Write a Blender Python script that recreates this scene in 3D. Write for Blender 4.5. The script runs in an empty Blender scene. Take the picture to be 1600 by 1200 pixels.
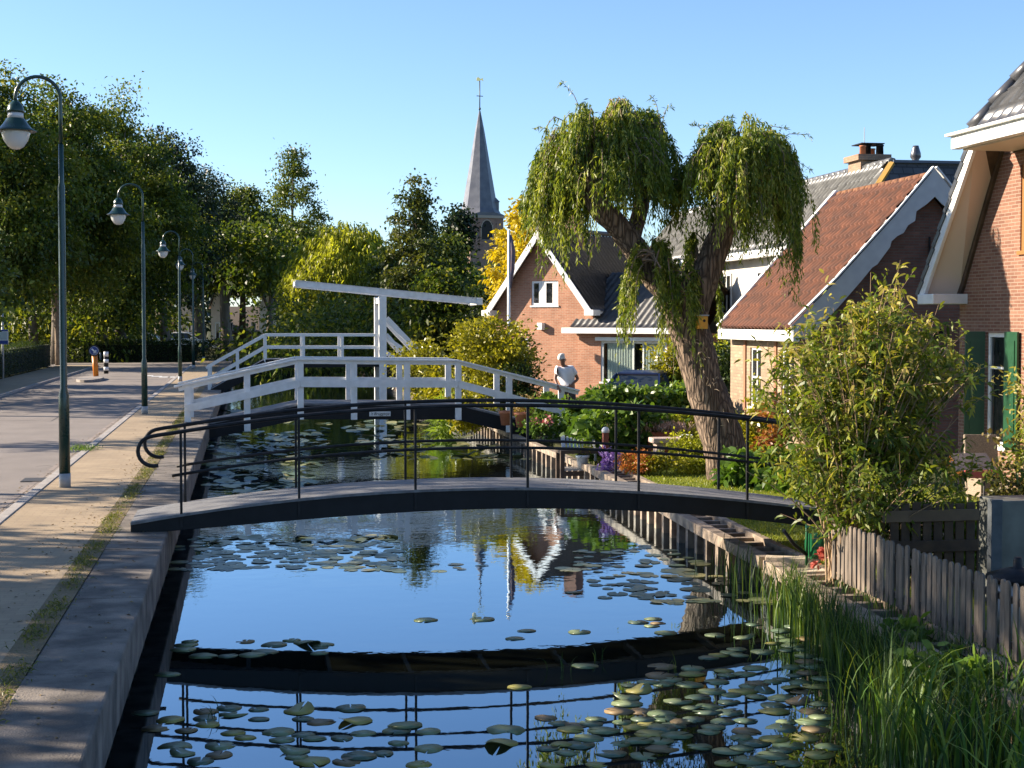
import bpy, math, random
import numpy as np
from mathutils import Vector, Matrix
from mathutils.geometry import tessellate_polygon
SC = bpy.context.scene
COL = SC.collection
R = math.radians
# ------------------------------------------------------------------ camera
TH = R(9.77); PITCH = R(2.386); HC = 2.4; FPX = 2400.0
cam = bpy.data.cameras.new('camera'); cam.sensor_width = 36; cam.lens = 54.0
cam.clip_start = .1; cam.clip_end = 5000
CAM = bpy.data.objects.new('camera', cam); COL.objects.link(CAM)
CAM.location = (0, 0, HC); CAM.rotation_euler = (math.pi/2 - PITCH, 0, -TH)
SC.camera = CAM
# ------------------------------------------------------------------ sky, sun, exposure
SUN_AZ, SUN_EL = R(-70), R(24)
world = bpy.data.worlds.new("World"); SC.world = world; world.use_nodes = True
_nt = world.node_tree; _bg = _nt.nodes['Background']
_sky = _nt.nodes.new('ShaderNodeTexSky'); _sky.sky_type = 'NISHITA'; _sky.sun_disc = False
_sky.sun_elevation = SUN_EL; _sky.sun_rotation = SUN_AZ
_sky.air_density = .8; _sky.dust_density = .4; _sky.ozone_density = 4.0; _sky.altitude = 0
_nt.links.new(_sky.outputs[0], _bg.inputs[0]); _bg.inputs[1].default_value = .086
sun = bpy.data.lights.new('sun', 'SUN'); sun.energy = 5.0; sun.angle = R(.53); sun.color = (1, .86, .68)
SUN = bpy.data.objects.new('sun', sun); COL.objects.link(SUN); SUN.location = (-40, 20, 30)
_sd = Vector((math.sin(SUN_AZ)*math.cos(SUN_EL), math.cos(SUN_AZ)*math.cos(SUN_EL), math.sin(SUN_EL)))
SUN.rotation_euler = _sd.to_track_quat('Z', 'Y').to_euler()
vs = SC.view_settings; vs.view_transform = 'Standard'; vs.look = 'None'; vs.gamma = 1; vs.use_curve_mapping = False
vs.exposure = 1.5
# ------------------------------------------------------------------ placing helpers
_CR = CAM.rotation_euler.to_matrix()
FH = Vector((math.sin(TH), math.cos(TH), 0)); C0 = Vector((0, 0, HC))
def ray(px, py): return _CR @ Vector(((px-800)/FPX, (600-py)/FPX, -1))
def at(px, py, D):
    d = ray(px, py); return C0 + d*(D/d.dot(FH))
def atz(px, py, z):
    d = ray(px, py); return C0 + d*((z-HC)/d.z)
def atY(px, py, Y):
    d = ray(px, py); return C0 + d*(Y/d.y)
def atX(px, py, X):
    d = ray(px, py); return C0 + d*(X/d.x)
# ------------------------------------------------------------------ materials
def nn(nt, t, **kw):
    n = nt.nodes.new(t)
    for k, v in kw.items():
        if k.startswith('i_'): n.inputs[k[2:].replace('_', ' ')].default_value = v
        else: setattr(n, k, v)
    return n
def newmat(name):
    m = bpy.data.materials.new(name); m.use_nodes = True
    nt = m.node_tree; return m, nt, nt.nodes['Principled BSDF'], nt.links
def c4(c): return (c[0], c[1], c[2], 1)
def M(name, col, rough=.6, col2=None, ns=4, bump=0, bs=60, metal=0, spec=.5, stretch=(1, 1, 1), dist=.01, lo=.35, hi=.65, coat=0):
    m, nt, p, L = newmat(name)
    p.inputs['Roughness'].default_value = rough; p.inputs['Metallic'].default_value = metal
    p.inputs['Specular IOR Level'].default_value = spec; p.inputs['Coat Weight'].default_value = coat
    p.inputs['Base Color'].default_value = c4(col)
    tc = nn(nt, 'ShaderNodeTexCoord'); mp = nn(nt, 'ShaderNodeMapping'); mp.inputs['Scale'].default_value = stretch
    L.new(tc.outputs['Object'], mp.inputs['Vector'])
    if col2 is not None:
        no = nn(nt, 'ShaderNodeTexNoise'); no.inputs['Scale'].default_value = ns; no.inputs['Detail'].default_value = 8
        L.new(mp.outputs[0], no.inputs['Vector'])
        r = nn(nt, 'ShaderNodeValToRGB'); r.color_ramp.elements[0].position = lo; r.color_ramp.elements[1].position = hi
        r.color_ramp.elements[0].color = c4(col); r.color_ramp.elements[1].color = c4(col2)
        L.new(no.outputs['Fac'], r.inputs[0]); L.new(r.outputs[0], p.inputs['Base Color'])
        mr = nn(nt, 'ShaderNodeMapRange'); mr.inputs['To Min'].default_value = rough*.85; mr.inputs['To Max'].default_value = min(1, rough*1.15)
        L.new(no.outputs['Fac'], mr.inputs[0]); L.new(mr.outputs[0], p.inputs['Roughness'])
    if bump:
        n2 = nn(nt, 'ShaderNodeTexNoise'); n2.inputs['Scale'].default_value = bs; n2.inputs['Detail'].default_value = 6
        L.new(mp.outputs[0], n2.inputs['Vector'])
        b = nn(nt, 'ShaderNodeBump'); b.inputs['Strength'].default_value = bump; b.inputs['Distance'].default_value = dist
        L.new(n2.outputs['Fac'], b.inputs['Height']); L.new(b.outputs[0], p.inputs['Normal'])
    return m
def brick(name, a, b2, mortar, bw=.22, bh=.0635, ms=.011, plane='v', bump=.5, vary=.25, rough=.85):
    m, nt, p, L = newmat(name); p.inputs['Roughness'].default_value = rough
    tc = nn(nt, 'ShaderNodeTexCoord'); sp = nn(nt, 'ShaderNodeSeparateXYZ'); L.new(tc.outputs['Object'], sp.inputs[0])
    cb = nn(nt, 'ShaderNodeCombineXYZ')
    if plane == 'v':
        ad = nn(nt, 'ShaderNodeMath'); L.new(sp.outputs[0], ad.inputs[0]); L.new(sp.outputs[1], ad.inputs[1])
        L.new(ad.outputs[0], cb.inputs[0]); L.new(sp.outputs[2], cb.inputs[1])
    elif plane == 'h':
        L.new(sp.outputs[0], cb.inputs[0]); L.new(sp.outputs[1], cb.inputs[1])
    elif plane == 'hr':
        L.new(sp.outputs[1], cb.inputs[0]); L.new(sp.outputs[0], cb.inputs[1])
    bt = nn(nt, 'ShaderNodeTexBrick'); bt.inputs['Scale'].default_value = 1; bt.inputs['Brick Width'].default_value = bw
    bt.inputs['Row Height'].default_value = bh; bt.inputs['Mortar Size'].default_value = ms; bt.inputs['Bias'].default_value = -.1
    bt.inputs['Color1'].default_value = c4(a); bt.inputs['Color2'].default_value = c4(b2); bt.inputs['Mortar'].default_value = c4(mortar)
    bt.inputs['Mortar Smooth'].default_value = .2
    L.new(cb.outputs[0], bt.inputs['Vector'])
    no = nn(nt, 'ShaderNodeTexNoise'); no.inputs['Scale'].default_value = 1.3; no.inputs['Detail'].default_value = 9; no.inputs['Roughness'].default_value = .65
    L.new(tc.outputs['Object'], no.inputs['Vector'])
    mr = nn(nt, 'ShaderNodeMapRange'); mr.inputs['From Min'].default_value = .3; mr.inputs['From Max'].default_value = .7
    mr.inputs['To Min'].default_value = 1-vary; mr.inputs['To Max'].default_value = 1+vary
    L.new(no.outputs['Fac'], mr.inputs[0])
    mx = nn(nt, 'ShaderNodeVectorMath', operation='SCALE'); L.new(bt.outputs['Color'], mx.inputs[0]); L.new(mr.outputs[0], mx.inputs['Scale'])
    L.new(mx.outputs[0], p.inputs['Base Color'])
    bp = nn(nt, 'ShaderNodeBump', invert=True); bp.inputs['Strength'].default_value = bump; bp.inputs['Distance'].default_value = .008
    L.new(bt.outputs['Fac'], bp.inputs['Height']); L.new(bp.outputs[0], p.inputs['Normal'])
    return m
def leafmat(name, cols, trans=.35, rough=.45, tint=(1.25, 1.25, .55), hue=.0):
    m, nt, p, L = newmat(name)
    at_ = nn(nt, 'ShaderNodeAttribute', attribute_name='rnd'); r = nn(nt, 'ShaderNodeValToRGB')
    e = r.color_ramp.elements; e[0].color = c4(cols[0]); e[0].position = 0; e[1].color = c4(cols[-1]); e[1].position = 1
    for i, c in enumerate(cols[1:-1]):
        x = e.new((i+1)/(len(cols)-1)); x.color = c4(c)
    L.new(at_.outputs['Fac'], r.inputs[0]); L.new(r.outputs[0], p.inputs['Base Color'])
    p.inputs['Roughness'].default_value = rough; p.inputs['Specular IOR Level'].default_value = .35
    tr = nn(nt, 'ShaderNodeBsdfTranslucent'); vm = nn(nt, 'ShaderNodeVectorMath', operation='MULTIPLY')
    vm.inputs[1].default_value = tint; L.new(r.outputs[0], vm.inputs[0]); L.new(vm.outputs[0], tr.inputs['Color'])
    mx = nn(nt, 'ShaderNodeMixShader'); mx.inputs[0].default_value = trans
    L.new(p.outputs[0], mx.inputs[1]); L.new(tr.outputs[0], mx.inputs[2])
    L.new(mx.outputs[0], nt.nodes['Material Output'].inputs['Surface'])
    return m
def glass(name):
    m, nt, p, L = newmat(name)
    gl = nn(nt, 'ShaderNodeBsdfGlossy'); gl.inputs['Roughness'].default_value = .02
    t = nn(nt, 'ShaderNodeBsdfTransparent'); t.inputs[0].default_value = (.85, .9, .88, 1)
    f = nn(nt, 'ShaderNodeLayerWeight'); f.inputs[0].default_value = .5; pw = nn(nt, 'ShaderNodeMath', operation='POWER'); pw.inputs[1].default_value = 5; L.new(f.outputs['Facing'], pw.inputs[0]); ma = nn(nt, 'ShaderNodeMath', operation='MULTIPLY_ADD'); ma.inputs[1].default_value = .9; ma.inputs[2].default_value = .05; L.new(pw.outputs[0], ma.inputs[0]); mx = nn(nt, 'ShaderNodeMixShader')
    L.new(ma.outputs[0], mx.inputs[0]); L.new(t.outputs[0], mx.inputs[1]); L.new(gl.outputs[0], mx.inputs[2])
    L.new(mx.outputs[0], nt.nodes['Material Output'].inputs['Surface']); return m
# ------------------------------------------------------------------ objects
MATS = {}
ROOTM = {}
def tag(o, label=None, cat=None, group=None, kind=None):
    if label: o['label'] = label
    if cat: o['category'] = cat
    if group: o['group'] = group
    if kind: o['kind'] = kind
    return o
def thing(name, label, cat, loc=(0, 0, 0), rz=0, group=None):
    o = bpy.data.objects.new(name, None); COL.objects.link(o); o.empty_display_size = .2
    o.location = loc; o.rotation_euler = (0, 0, rz)
    ROOTM[o.name] = (Matrix.Translation(Vector(loc)) @ Matrix.Rotation(rz, 4, 'Z')).inverted()
    return tag(o, label, cat, group)
def link(name, me, mat, parent=None, loc=None, world=True):
    if mat is not None: me.materials.append(mat)
    o = bpy.data.objects.new(name, me); COL.objects.link(o)
    if parent is not None:
        o.parent = parent; Mi = ROOTM[parent.name]; ROOTM[o.name] = Mi
        if world: me.transform(Mi)
    elif loc is not None:
        me.transform(Matrix.Translation(-Vector(loc))); o.location = loc
        ROOTM[o.name] = Matrix.Translation(-Vector(loc))
    else: ROOTM[o.name] = Matrix.Identity(4)
    return o
def rnds(me, seed=0, rng=None):
    a = me.attributes.new('rnd', 'FLOAT', 'FACE')
    g = rng or np.random.default_rng(seed); a.data.foreach_set('value', g.random(len(me.polygons)).astype(np.float32))
def npmesh(name, V, loops, totals, rnd=None, smooth=False):
    me = bpy.data.meshes.new(name); n = len(V)
    me.vertices.add(n); me.vertices.foreach_set('co', np.asarray(V, np.float32).ravel())
    loops = np.asarray(loops, np.int32).ravel(); me.loops.add(len(loops)); me.loops.foreach_set('vertex_index', loops)
    totals = np.asarray(totals, np.int32); me.polygons.add(len(totals))
    st = np.concatenate([[0], np.cumsum(totals)[:-1]]).astype(np.int32)
    me.polygons.foreach_set('loop_start', st); me.polygons.foreach_set('loop_total', totals)
    if smooth: me.polygons.foreach_set('use_smooth', np.ones(len(totals), bool))
    me.update(calc_edges=True)
    if rnd is not None:
        a = me.attributes.new('rnd', 'FLOAT', 'FACE'); a.data.foreach_set('value', np.asarray(rnd, np.float32))
    return me
class MB:
    def __init__(s): s.v = []; s.f = []; s.sm = []
    def add(s, vs, fs, smooth=False):
        k = len(s.v); s.v += [tuple(v) for v in vs]; s.f += [[i+k for i in f] for f in fs]; s.sm += [smooth]*len(fs); return s
    def box(s, a, b):
        x0, y0, z0 = a; x1, y1, z1 = b
        return s.add([(x0,y0,z0),(x1,y0,z0),(x1,y1,z0),(x0,y1,z0),(x0,y0,z1),(x1,y0,z1),(x1,y1,z1),(x0,y1,z1)],
                     [(0,3,2,1),(4,5,6,7),(0,1,5,4),(1,2,6,5),(2,3,7,6),(3,0,4,7)])
    def bar(s, p, q, w, h, up=(0, 0, 1)):
        p = Vector(p); q = Vector(q); d = (q-p).normalized(); u = Vector(up); sd = d.cross(u).normalized(); u = sd.cross(d)
        vs = []
        for e in (p, q):
            for a, b in ((-1,-1),(1,-1),(1,1),(-1,1)): vs.append(e + sd*(a*w/2) + u*(b*h/2))
        return s.add(vs, [(0,1,2,3),(7,6,5,4),(0,4,5,1),(1,5,6,2),(2,6,7,3),(3,7,4,0)])
    def tube(s, pts, rad, n=8, cap=True, jit=0, seed=0):
        pts = [Vector(p) for p in pts]; 
        if not isinstance(rad, (list, tuple)): rad = [rad]*len(pts)
        rg = random.Random(seed); vs = []; fs = []; ref = None
        for i, p in enumerate(pts):
            d = (pts[min(i+1, len(pts)-1)] - pts[max(i-1, 0)]).normalized()
            if ref is None:
                ref = Vector((1, 0, 0)) if abs(d.x) < .8 else Vector((0, 1, 0))
            a = (ref - d*ref.dot(d)).normalized(); b = d.cross(a); ref = a
            for k in range(n):
                t = 2*math.pi*k/n; r = rad[i]*(1+jit*rg.uniform(-1, 1)); vs.append(p + a*(r*math.cos(t)) + b*(r*math.sin(t)))
        for i in range(len(pts)-1):
            for k in range(n):
                k2 = (k+1) % n; fs.append((i*n+k, i*n+k2, (i+1)*n+k2, (i+1)*n+k))
        s.add(vs, fs, True)
        if cap:
            m = (len(pts)-1)*n; b0 = len(s.v)-len(vs)
            s.f.append([b0+k for k in reversed(range(n))]); s.f.append([b0+m+k for k in range(n)]); s.sm += [False, False]
        return s
    def lathe(s, prof, c=(0, 0, 0), n=20, smooth=True):
        vs = []; fs = []
        for r, z in prof:
            for k in range(n):
                t = 2*math.pi*k/n; vs.append((c[0]+r*math.cos(t), c[1]+r*math.sin(t), c[2]+z))
        for i in range(len(prof)-1):
            for k in range(n):
                k2 = (k+1) % n; fs.append((i*n+k, i*n+k2, (i+1)*n+k2, (i+1)*n+k))
        s.add(vs, fs, smooth)
        b0 = len(s.v)-len(vs); m = (len(prof)-1)*n
        if prof[0][0] > 1e-4: s.f.append([b0+k for k in reversed(range(n))]); s.sm.append(False)
        if prof[-1][0] > 1e-4: s.f.append([b0+m+k for k in range(n)]); s.sm.append(False)
        return s
    def quad(s, a, b, c, d): return s.add([a, b, c, d], [(0, 1, 2, 3)])
    def poly(s, pts, thick, holes=()):
        """flat polygon (3-D points, one plane) with holes, extruded by the vector thick"""
        loops = [[Vector(p) for p in pts]] + [[Vector(p) for p in h] for h in holes]
        flat = [p for l in loops for p in l]; tr = tessellate_polygon(loops); t = Vector(thick); n = len(flat)
        s.add(flat, [tuple(x) for x in tr]); s.add([p+t for p in flat], [tuple(reversed(x)) for x in tr])
        for l in loops:
            m = len(l); s.add(l + [p+t for p in l], [(i, (i+1) % m, (i+1) % m+m, i+m) for i in range(m)])
        return s
    def build(s, name, mat, parent=None, loc=None, world=True, bev=0, rnd=False):
        me = bpy.data.meshes.new(name); me.from_pydata([tuple(v) for v in s.v], [], s.f)
        me.polygons.foreach_set('use_smooth', s.sm); me.update()
        if rnd: rnds(me, len(s.v))
        o = link(name, me, mat, parent, loc, world)
        if bev:
            b = o.modifiers.new('bevel', 'BEVEL'); b.width = bev; b.segments = 2; b.limit_method = 'ANGLE'
        return o
def copy_tree(o, parent=None):
    c = o.copy(); COL.objects.link(c)
    if parent is not None: c.parent = parent
    for ch in list(o.children): copy_tree(ch, c)
    return c
# ------------------------------------------------------------------ foliage
def unit(a): return a/np.maximum(np.linalg.norm(a, axis=1, keepdims=True), 1e-6)
def leafmesh(name, P, Dv, Ln, Wd, rng, kind='quad', droop=.25, rnd=None, up=None):
    N = len(P); Dv = unit(Dv); 
    q = rng.normal(size=(N, 3)) if up is None else up + rng.normal(size=(N, 3))*.45
    S = unit(np.cross(Dv, q)); Nn = np.cross(S, Dv); Ln = np.asarray(Ln)[:, None]*np.ones((N, 1)); Wd = np.asarray(Wd)[:, None]*np.ones((N, 1))
    g = np.array([0, 0, -1.0])
    if kind == 'quad':
        V = np.stack([P, P+Dv*Ln*.45+S*Wd/2+Nn*Wd*.15, P+Dv*Ln+g*Ln*droop, P+Dv*Ln*.45-S*Wd/2+Nn*Wd*.15], 1).reshape(-1, 3)
        F = np.arange(4*N); T = np.full(N, 4); rr = rng.random(N) if rnd is None else rnd
    else:
        m1 = P+Dv*Ln*.33+g*Ln*droop*.1; m2 = P+Dv*Ln*.7+g*Ln*droop*.45
        V = np.stack([P, m1+S*Wd/2, m1-S*Wd/2, m2+S*Wd*.38, m2-S*Wd*.38, P+Dv*Ln*.98+g*Ln*droop], 1).reshape(-1, 3)
        b = (np.arange(N)*6)[:, None]
        F = (b+np.array([0, 1, 2, 1, 3, 4, 2, 3, 5, 4])).ravel(); T = np.tile([3, 4, 3], N)
        rr = rng.random(N) if rnd is None else rnd; rr = np.repeat(rr, 3)
    return npmesh(name, V, F, T, rr, smooth=(kind != 'quad'))
def clumpy(blobs, n, per, cr, rng, shell=.35):
    """leaf positions in clumps spread through ellipsoid blobs (cx,cy,cz,rx,ry,rz)"""
    B = np.array(blobs, float); w = (B[:, 3]*B[:, 4]*B[:, 5])**(2/3); w /= w.sum()
    K = max(4, n//per); bi = rng.choice(len(B), K, p=w); d = unit(rng.normal(size=(K, 3)))
    rr = rng.random(K)**shell; C = B[bi, :3] + d*B[bi, 3:6]*rr[:, None]
    ci = rng.integers(0, K, n); sz = cr*(.6+.8*rng.random(K))
    P = C[ci] + rng.normal(size=(n, 3))*sz[ci][:, None]*np.array([1, 1, .55])
    tone = rng.random(K)
    return P, d[ci], np.clip(tone[ci]*.6+rng.random(n)*.4, 0, 1)
def bark_tree(tr, base, top, r0, r1, blobs, rng, nl=7, bend=.3, mat=None, name='trunk'):
    base = Vector(base); top = Vector(top); mb = MB(); k = 7; pts = []
    off = Vector((rng.normal()*bend, rng.normal()*bend, 0))
    for i in range(k):
        t = i/(k-1); pts.append(base.lerp(top, t) + off*math.sin(t*math.pi)*.6)
    rad = [r0*(1.35 if i == 0 else 1)*(1-t_)+r1*t_ for i, t_ in enumerate([i/(k-1) for i in range(k)])]
    mb.tube(pts, rad, 9, jit=.07)
    sel = rng.permutation(len(blobs))[:nl]
    for j in sel:
        b = blobs[j]; t = rng.uniform(.35, .95); s0 = base.lerp(top, t) + off*math.sin(t*math.pi)*.6
        e = Vector(b[:3]); m = s0.lerp(e, .5) + Vector((0, 0, .12*(e-s0).length)); rr = (r0*(1-t)+r1*t)*.6
        mb.tube([s0, m, e], [rr, rr*.6, rr*.2], 6)
    return mb.build(name, mat, tr, rnd=True)
def tree(name, label, px, topy, D, hw, z_base=0, crown_z=3.0, n=16000, leaf=.26, mat=None, seed=0, group='trees', cat='tree', nb=16, rt=.3, shape='round', per=55, cr=.55, bark=None, trunk=True, halfd=None):
    rng = np.random.default_rng(seed); T = at(px, topy, D); hwm = hw*D/FPX; hd = halfd or hwm
    root = thing(name, label, cat, (T.x, T.y, z_base), group=group)
    zt = T.z; H = zt-crown_z; blobs = []
    for i in range(nb):
        f = (i+.5)/nb
        if shape == 'round': prof = math.sin(math.pi*min(1, .12+f*.88)**.9)**.6
        elif shape == 'cone': prof = (1-f)**.9*.98+.03
        elif shape == 'dome': prof = math.sqrt(max(0.02, 1-(f*.96)**2))
        else: prof = math.sin(math.pi*(.15+.8*f))**.8
        br = min(hwm, H/2)*(.42 if shape != 'cone' else .26)*(.5+.5*prof)*(1 if shape != 'cone' else .45+.75*(1-f))
        a = i*2.4+rng.random(); rr = max(0, hwm*prof-br*.5)*rng.uniform(.5, 1.0)
        z = crown_z + br*.5 + f*(H-br*1.3)
        if i == nb-1: rr = 0; z = zt-br*.9
        k = hd/hwm
        blobs.append((T.x+math.cos(a)*rr, T.y+math.sin(a)*rr*k, z, br*rng.uniform(.85, 1.25), br*rng.uniform(.85, 1.25)*k, br*rng.uniform(.7, 1.05)))
    P, d, tone = clumpy(blobs, n, per, cr, rng)
    dv = d*.5+rng.normal(size=(n, 3))*.7+np.array([0, 0, -.15])
    me = leafmesh('crown', P, dv, leaf*(.6+.8*rng.random(n)), leaf*.62*(.6+.8*rng.random(n)), rng, rnd=tone)
    link('crown', me, mat, root)
    if trunk:
        bark_tree(root, (T.x, T.y, z_base-.05), (T.x, T.y, z_base+(zt-z_base)*.8), rt, .06, blobs, rng, mat=bark or MATS['bark_far'])
    return root
def shrub(name, label, c, r, n, leaf, mat, seed=0, group=None, cat='shrub', kind='quad', ratio=.5, per=30, cr=.12, nb=7, droop=.2, stems=True, shell=.4, flowers=None):
    """c = base centre (world), r = (rx,ry,height)"""
    rng = np.random.default_rng(seed); c = Vector(c); root = thing(name, label, cat, c, group=group)
    blobs = []
    for i in range(nb):
        a = rng.random()*6.28; q = rng.random()**.5; h = rng.uniform(.25, .8)
        blobs.append((c.x+math.cos(a)*q*r[0]*.6, c.y+math.sin(a)*q*r[1]*.6, c.z+r[2]*h, r[0]*.5, r[1]*.5, r[2]*rng.uniform(.22, .34)))
    blobs.append((c.x, c.y, c.z+r[2]*.42, r[0]*.8, r[1]*.8, r[2]*.42))
    P, d, tone = clumpy(blobs, n, per, cr, rng, shell); P[:, 2] = np.maximum(P[:, 2], c.z+.02)
    dv = d*.7+rng.normal(size=(n, 3))*.6+np.array([0, 0, .25])
    me = leafmesh('foliage', P, dv, leaf*(.6+.7*rng.random(n)), leaf*ratio*(.7+.6*rng.random(n)), rng, kind=kind, droop=droop, rnd=tone)
    link('foliage', me, mat, root)
    if stems:
        mb = MB()
        for i in range(7):
            b = blobs[i % len(blobs)]; e = Vector(b[:3]); s0 = c+Vector((rng.normal()*.04, rng.normal()*.04, -.03))
            mb.tube([s0, s0.lerp(e, .5)+Vector((rng.normal()*.05, 0, .05)), e], [.02, .014, .005], 5)
        mb.build('stem', MATS['bark'], root, rnd=True)
    if flowers:
        fm, fn, fs = flowers; sel = rng.permutation(n)[:fn*4]; q = P[sel]; q = q[np.argsort(-q[:, 2]+q[:, 1]*.2)][:fn]
        pos = np.repeat(q, 9, 0)+rng.normal(size=(len(q)*9, 3))*fs*.35+np.array([0, -.02, .03])
        me = leafmesh('flower', pos, rng.normal(size=(len(pos), 3))+np.array([0, 0, .5]), np.full(len(pos), fs*.7), np.full(len(pos), fs*.6), rng)
        link('flower', me, fm, root)
    return root
# ------------------------------------------------------------------ material set
MATS['bark'] = M('bark', (.16, .11, .07), .9, (.30, .22, .15), 9, .8, 30, stretch=(1, 1, .3), dist=.02)
MATS['bark_far'] = M('bark_far', (.09, .07, .05), .9, (.16, .13, .10), 6, .6, 20, stretch=(1, 1, .25), dist=.03)
WHITE = M('white_paint', (.78, .78, .76), .4, (.70, .70, .68), 7, .08, 90)
WHITE2 = M('weathered_white_paint', (.80, .80, .79), .45, (.68, .68, .66), 5, .15, 60)
BLACKP = M('black_paint', (.006, .006, .007), .5, (.02, .02, .022), 8, .05, 80, spec=.25)
TAR = M('tarred_steel', (.005, .0055, .007), .6, (.010, .011, .013), 6, .1, 50, spec=.3)
DECK = M('bridge_deck', (.11, .11, .115), .75, (.20, .20, .205), 9, .5, 120, stretch=(1, 4, 1))
GREENP = M('lamp_green', (.006, .030, .024), .28, (.009, .042, .032), 10, .03, 60, spec=.6)
ZINC = M('zinc_grey', (.30, .31, .32), .5, (.38, .39, .40), 12, .1, 60)
OPAL = M('opal_glass', (.55, .60, .62), .12, (.60, .62, .62), 3, spec=.6)
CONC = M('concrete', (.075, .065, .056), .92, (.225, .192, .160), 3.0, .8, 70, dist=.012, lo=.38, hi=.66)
CONCD = M('shade_dark_piling', (.018, .016, .014), .8, (.03, .027, .022), 3, .5, 20)  # near-black colour holds the shade under the coping overhang
CURB = M('kerb_stone', (.26, .24, .22), .9, (.36, .33, .31), 5, .4, 80)
WOOD = M('grey_timber', (.13, .10, .075), .85, (.36, .28, .205), 5, .6, 50, stretch=(1, 1, 1), dist=.01)
WOODB = M('weathered_pickets', (.085, .068, .054), .85, (.20, .16, .125), 6, .5, 60, stretch=(3, 3, .5))
WOODD = M('dark_brown_timber', (.05, .030, .018), .75, (.10, .062, .036), 6, .4, 60)
TERRA = M('terracotta', (.42, .14, .06), .8, (.52, .20, .09), 8, .3, 60)
ASPH = M('road_asphalt', (.165, .142, .128), .93, (.21, .182, .165), 1.2, .5, 220, dist=.006, lo=.3, hi=.7)
PAVE = brick('pavement_bricks', (.29, .215, .135), (.335, .255, .16), (.265, .20, .13), .21, .105, .008, 'h', .4, .2)
PAVEG = brick('gutter_bricks', (.20, .165, .145), (.27, .22, .19), (.10, .085, .07), .21, .105, .01, 'hr', .5, .2)
BARK = M('willow_bark', (.20, .13, .085), .95, (.46, .34, .24), 7, 0)
def _bark():
    m, nt, p, L = newmat('furrowed_willow_bark'); p.inputs['Roughness'].default_value = .95
    tc = nn(nt, 'ShaderNodeTexCoord'); mp = nn(nt, 'ShaderNodeMapping'); mp.inputs['Scale'].default_value = (1, 1, .13)
    L.new(tc.outputs['Object'], mp.inputs[0])
    n0 = nn(nt, 'ShaderNodeTexNoise'); n0.inputs['Scale'].default_value = 6; L.new(mp.outputs[0], n0.inputs['Vector'])
    ad = nn(nt, 'ShaderNodeVectorMath', operation='MULTIPLY_ADD'); ad.inputs[1].default_value = (.12, .12, .12)
    L.new(n0.outputs['Color'], ad.inputs[0]); L.new(mp.outputs[0], ad.inputs[2])
    vo = nn(nt, 'ShaderNodeTexVoronoi', feature='DISTANCE_TO_EDGE'); vo.inputs['Scale'].default_value = 15; L.new(ad.outputs[0], vo.inputs['Vector'])
    n1 = nn(nt, 'ShaderNodeTexNoise'); n1.inputs['Scale'].default_value = 40; n1.inputs['Detail'].default_value = 8; L.new(mp.outputs[0], n1.inputs['Vector'])
    r = nn(nt, 'ShaderNodeValToRGB'); e = r.color_ramp.elements; e[0].color = (.07, .045, .03, 1); e[0].position = .0; e[1].color = (.34, .245, .17, 1); e[1].position = .30
    L.new(vo.outputs['Distance'], r.inputs[0])
    mx = nn(nt, 'ShaderNodeMix', data_type='RGBA', blend_type='MULTIPLY'); mx.inputs[0].default_value = .6
    L.new(r.outputs[0], mx.inputs[6]); L.new(n1.outputs['Fac'], mx.inputs[7]); L.new(mx.outputs[2], p.inputs['Base Color'])
    sm = nn(nt, 'ShaderNodeMath', operation='MINIMUM'); sm.inputs[1].default_value = .3; L.new(vo.outputs['Distance'], sm.inputs[0])
    b = nn(nt, 'ShaderNodeBump'); b.inputs['Strength'].default_value = 1; b.inputs['Distance'].default_value = .06
    L.new(sm.outputs[0], b.inputs['Height'])
    b2 = nn(nt, 'ShaderNodeBump'); b2.inputs['Strength'].default_value = .6; b2.inputs['Distance'].default_value = .02
    L.new(n1.outputs['Fac'], b2.inputs['Height']); L.new(b.outputs[0], b2.inputs['Normal']); L.new(b2.outputs[0], p.inputs['Normal'])
    return m
BARK = _bark()
L_DARK = leafmat('leaves_dark', [(.016, .034, .009), (.05, .085, .014), (.13, .16, .020), (.28, .26, .03)], .45)
L_DARKER = leafmat('leaves_darker', [(.008, .018, .010), (.018, .034, .012), (.045, .065, .018)], .3)
L_MID = leafmat('leaves_mid', [(.03, .055, .012), (.08, .11, .018), (.18, .20, .028)], .4)
L_YEL = leafmat('leaves_golden', [(.26, .21, .012), (.50, .40, .018), (.66, .56, .03)], .4, tint=(1.2, 1.1, .5))
L_YG = leafmat('leaves_yellow_green', [(.16, .18, .018), (.32, .33, .03), (.46, .45, .045)], .5, tint=(1.2, 1.25, .6))
L_CON = leafmat('needles', [(.020, .040, .012), (.07, .09, .018), (.16, .16, .03)], .35)
L_WIL = leafmat('willow_leaves', [(.024, .05, .009), (.09, .14, .016), (.24, .28, .03), (.42, .42, .13)], .42)
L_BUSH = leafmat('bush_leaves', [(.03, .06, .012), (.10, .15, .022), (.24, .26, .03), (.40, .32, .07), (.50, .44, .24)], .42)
L_RHO = leafmat('rhododendron_leaves', [(.07, .085, .010), (.24, .23, .016), (.44, .38, .025)], .35, .35)
L_HEDGE = leafmat('hedge_leaves', [(.014, .03, .008), (.03, .055, .012), (.07, .09, .018)], .3)
L_BROAD = leafmat('broad_garden_leaves', [(.04, .09, .016), (.09, .16, .025), (.17, .25, .04)], .38, .35)
L_REED = leafmat('reed_blades', [(.012, .035, .010), (.03, .07, .015), (.07, .13, .022), (.16, .20, .035)], .35)
L_GRASS = leafmat('grass_blades', [(.06, .08, .015), (.12, .14, .025), (.24, .21, .05)], .35)
PINK = leafmat('pink_petals', [(.5, .10, .12), (.62, .2, .2), (.7, .4, .38)], .3, tint=(1, 1, 1))
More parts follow.
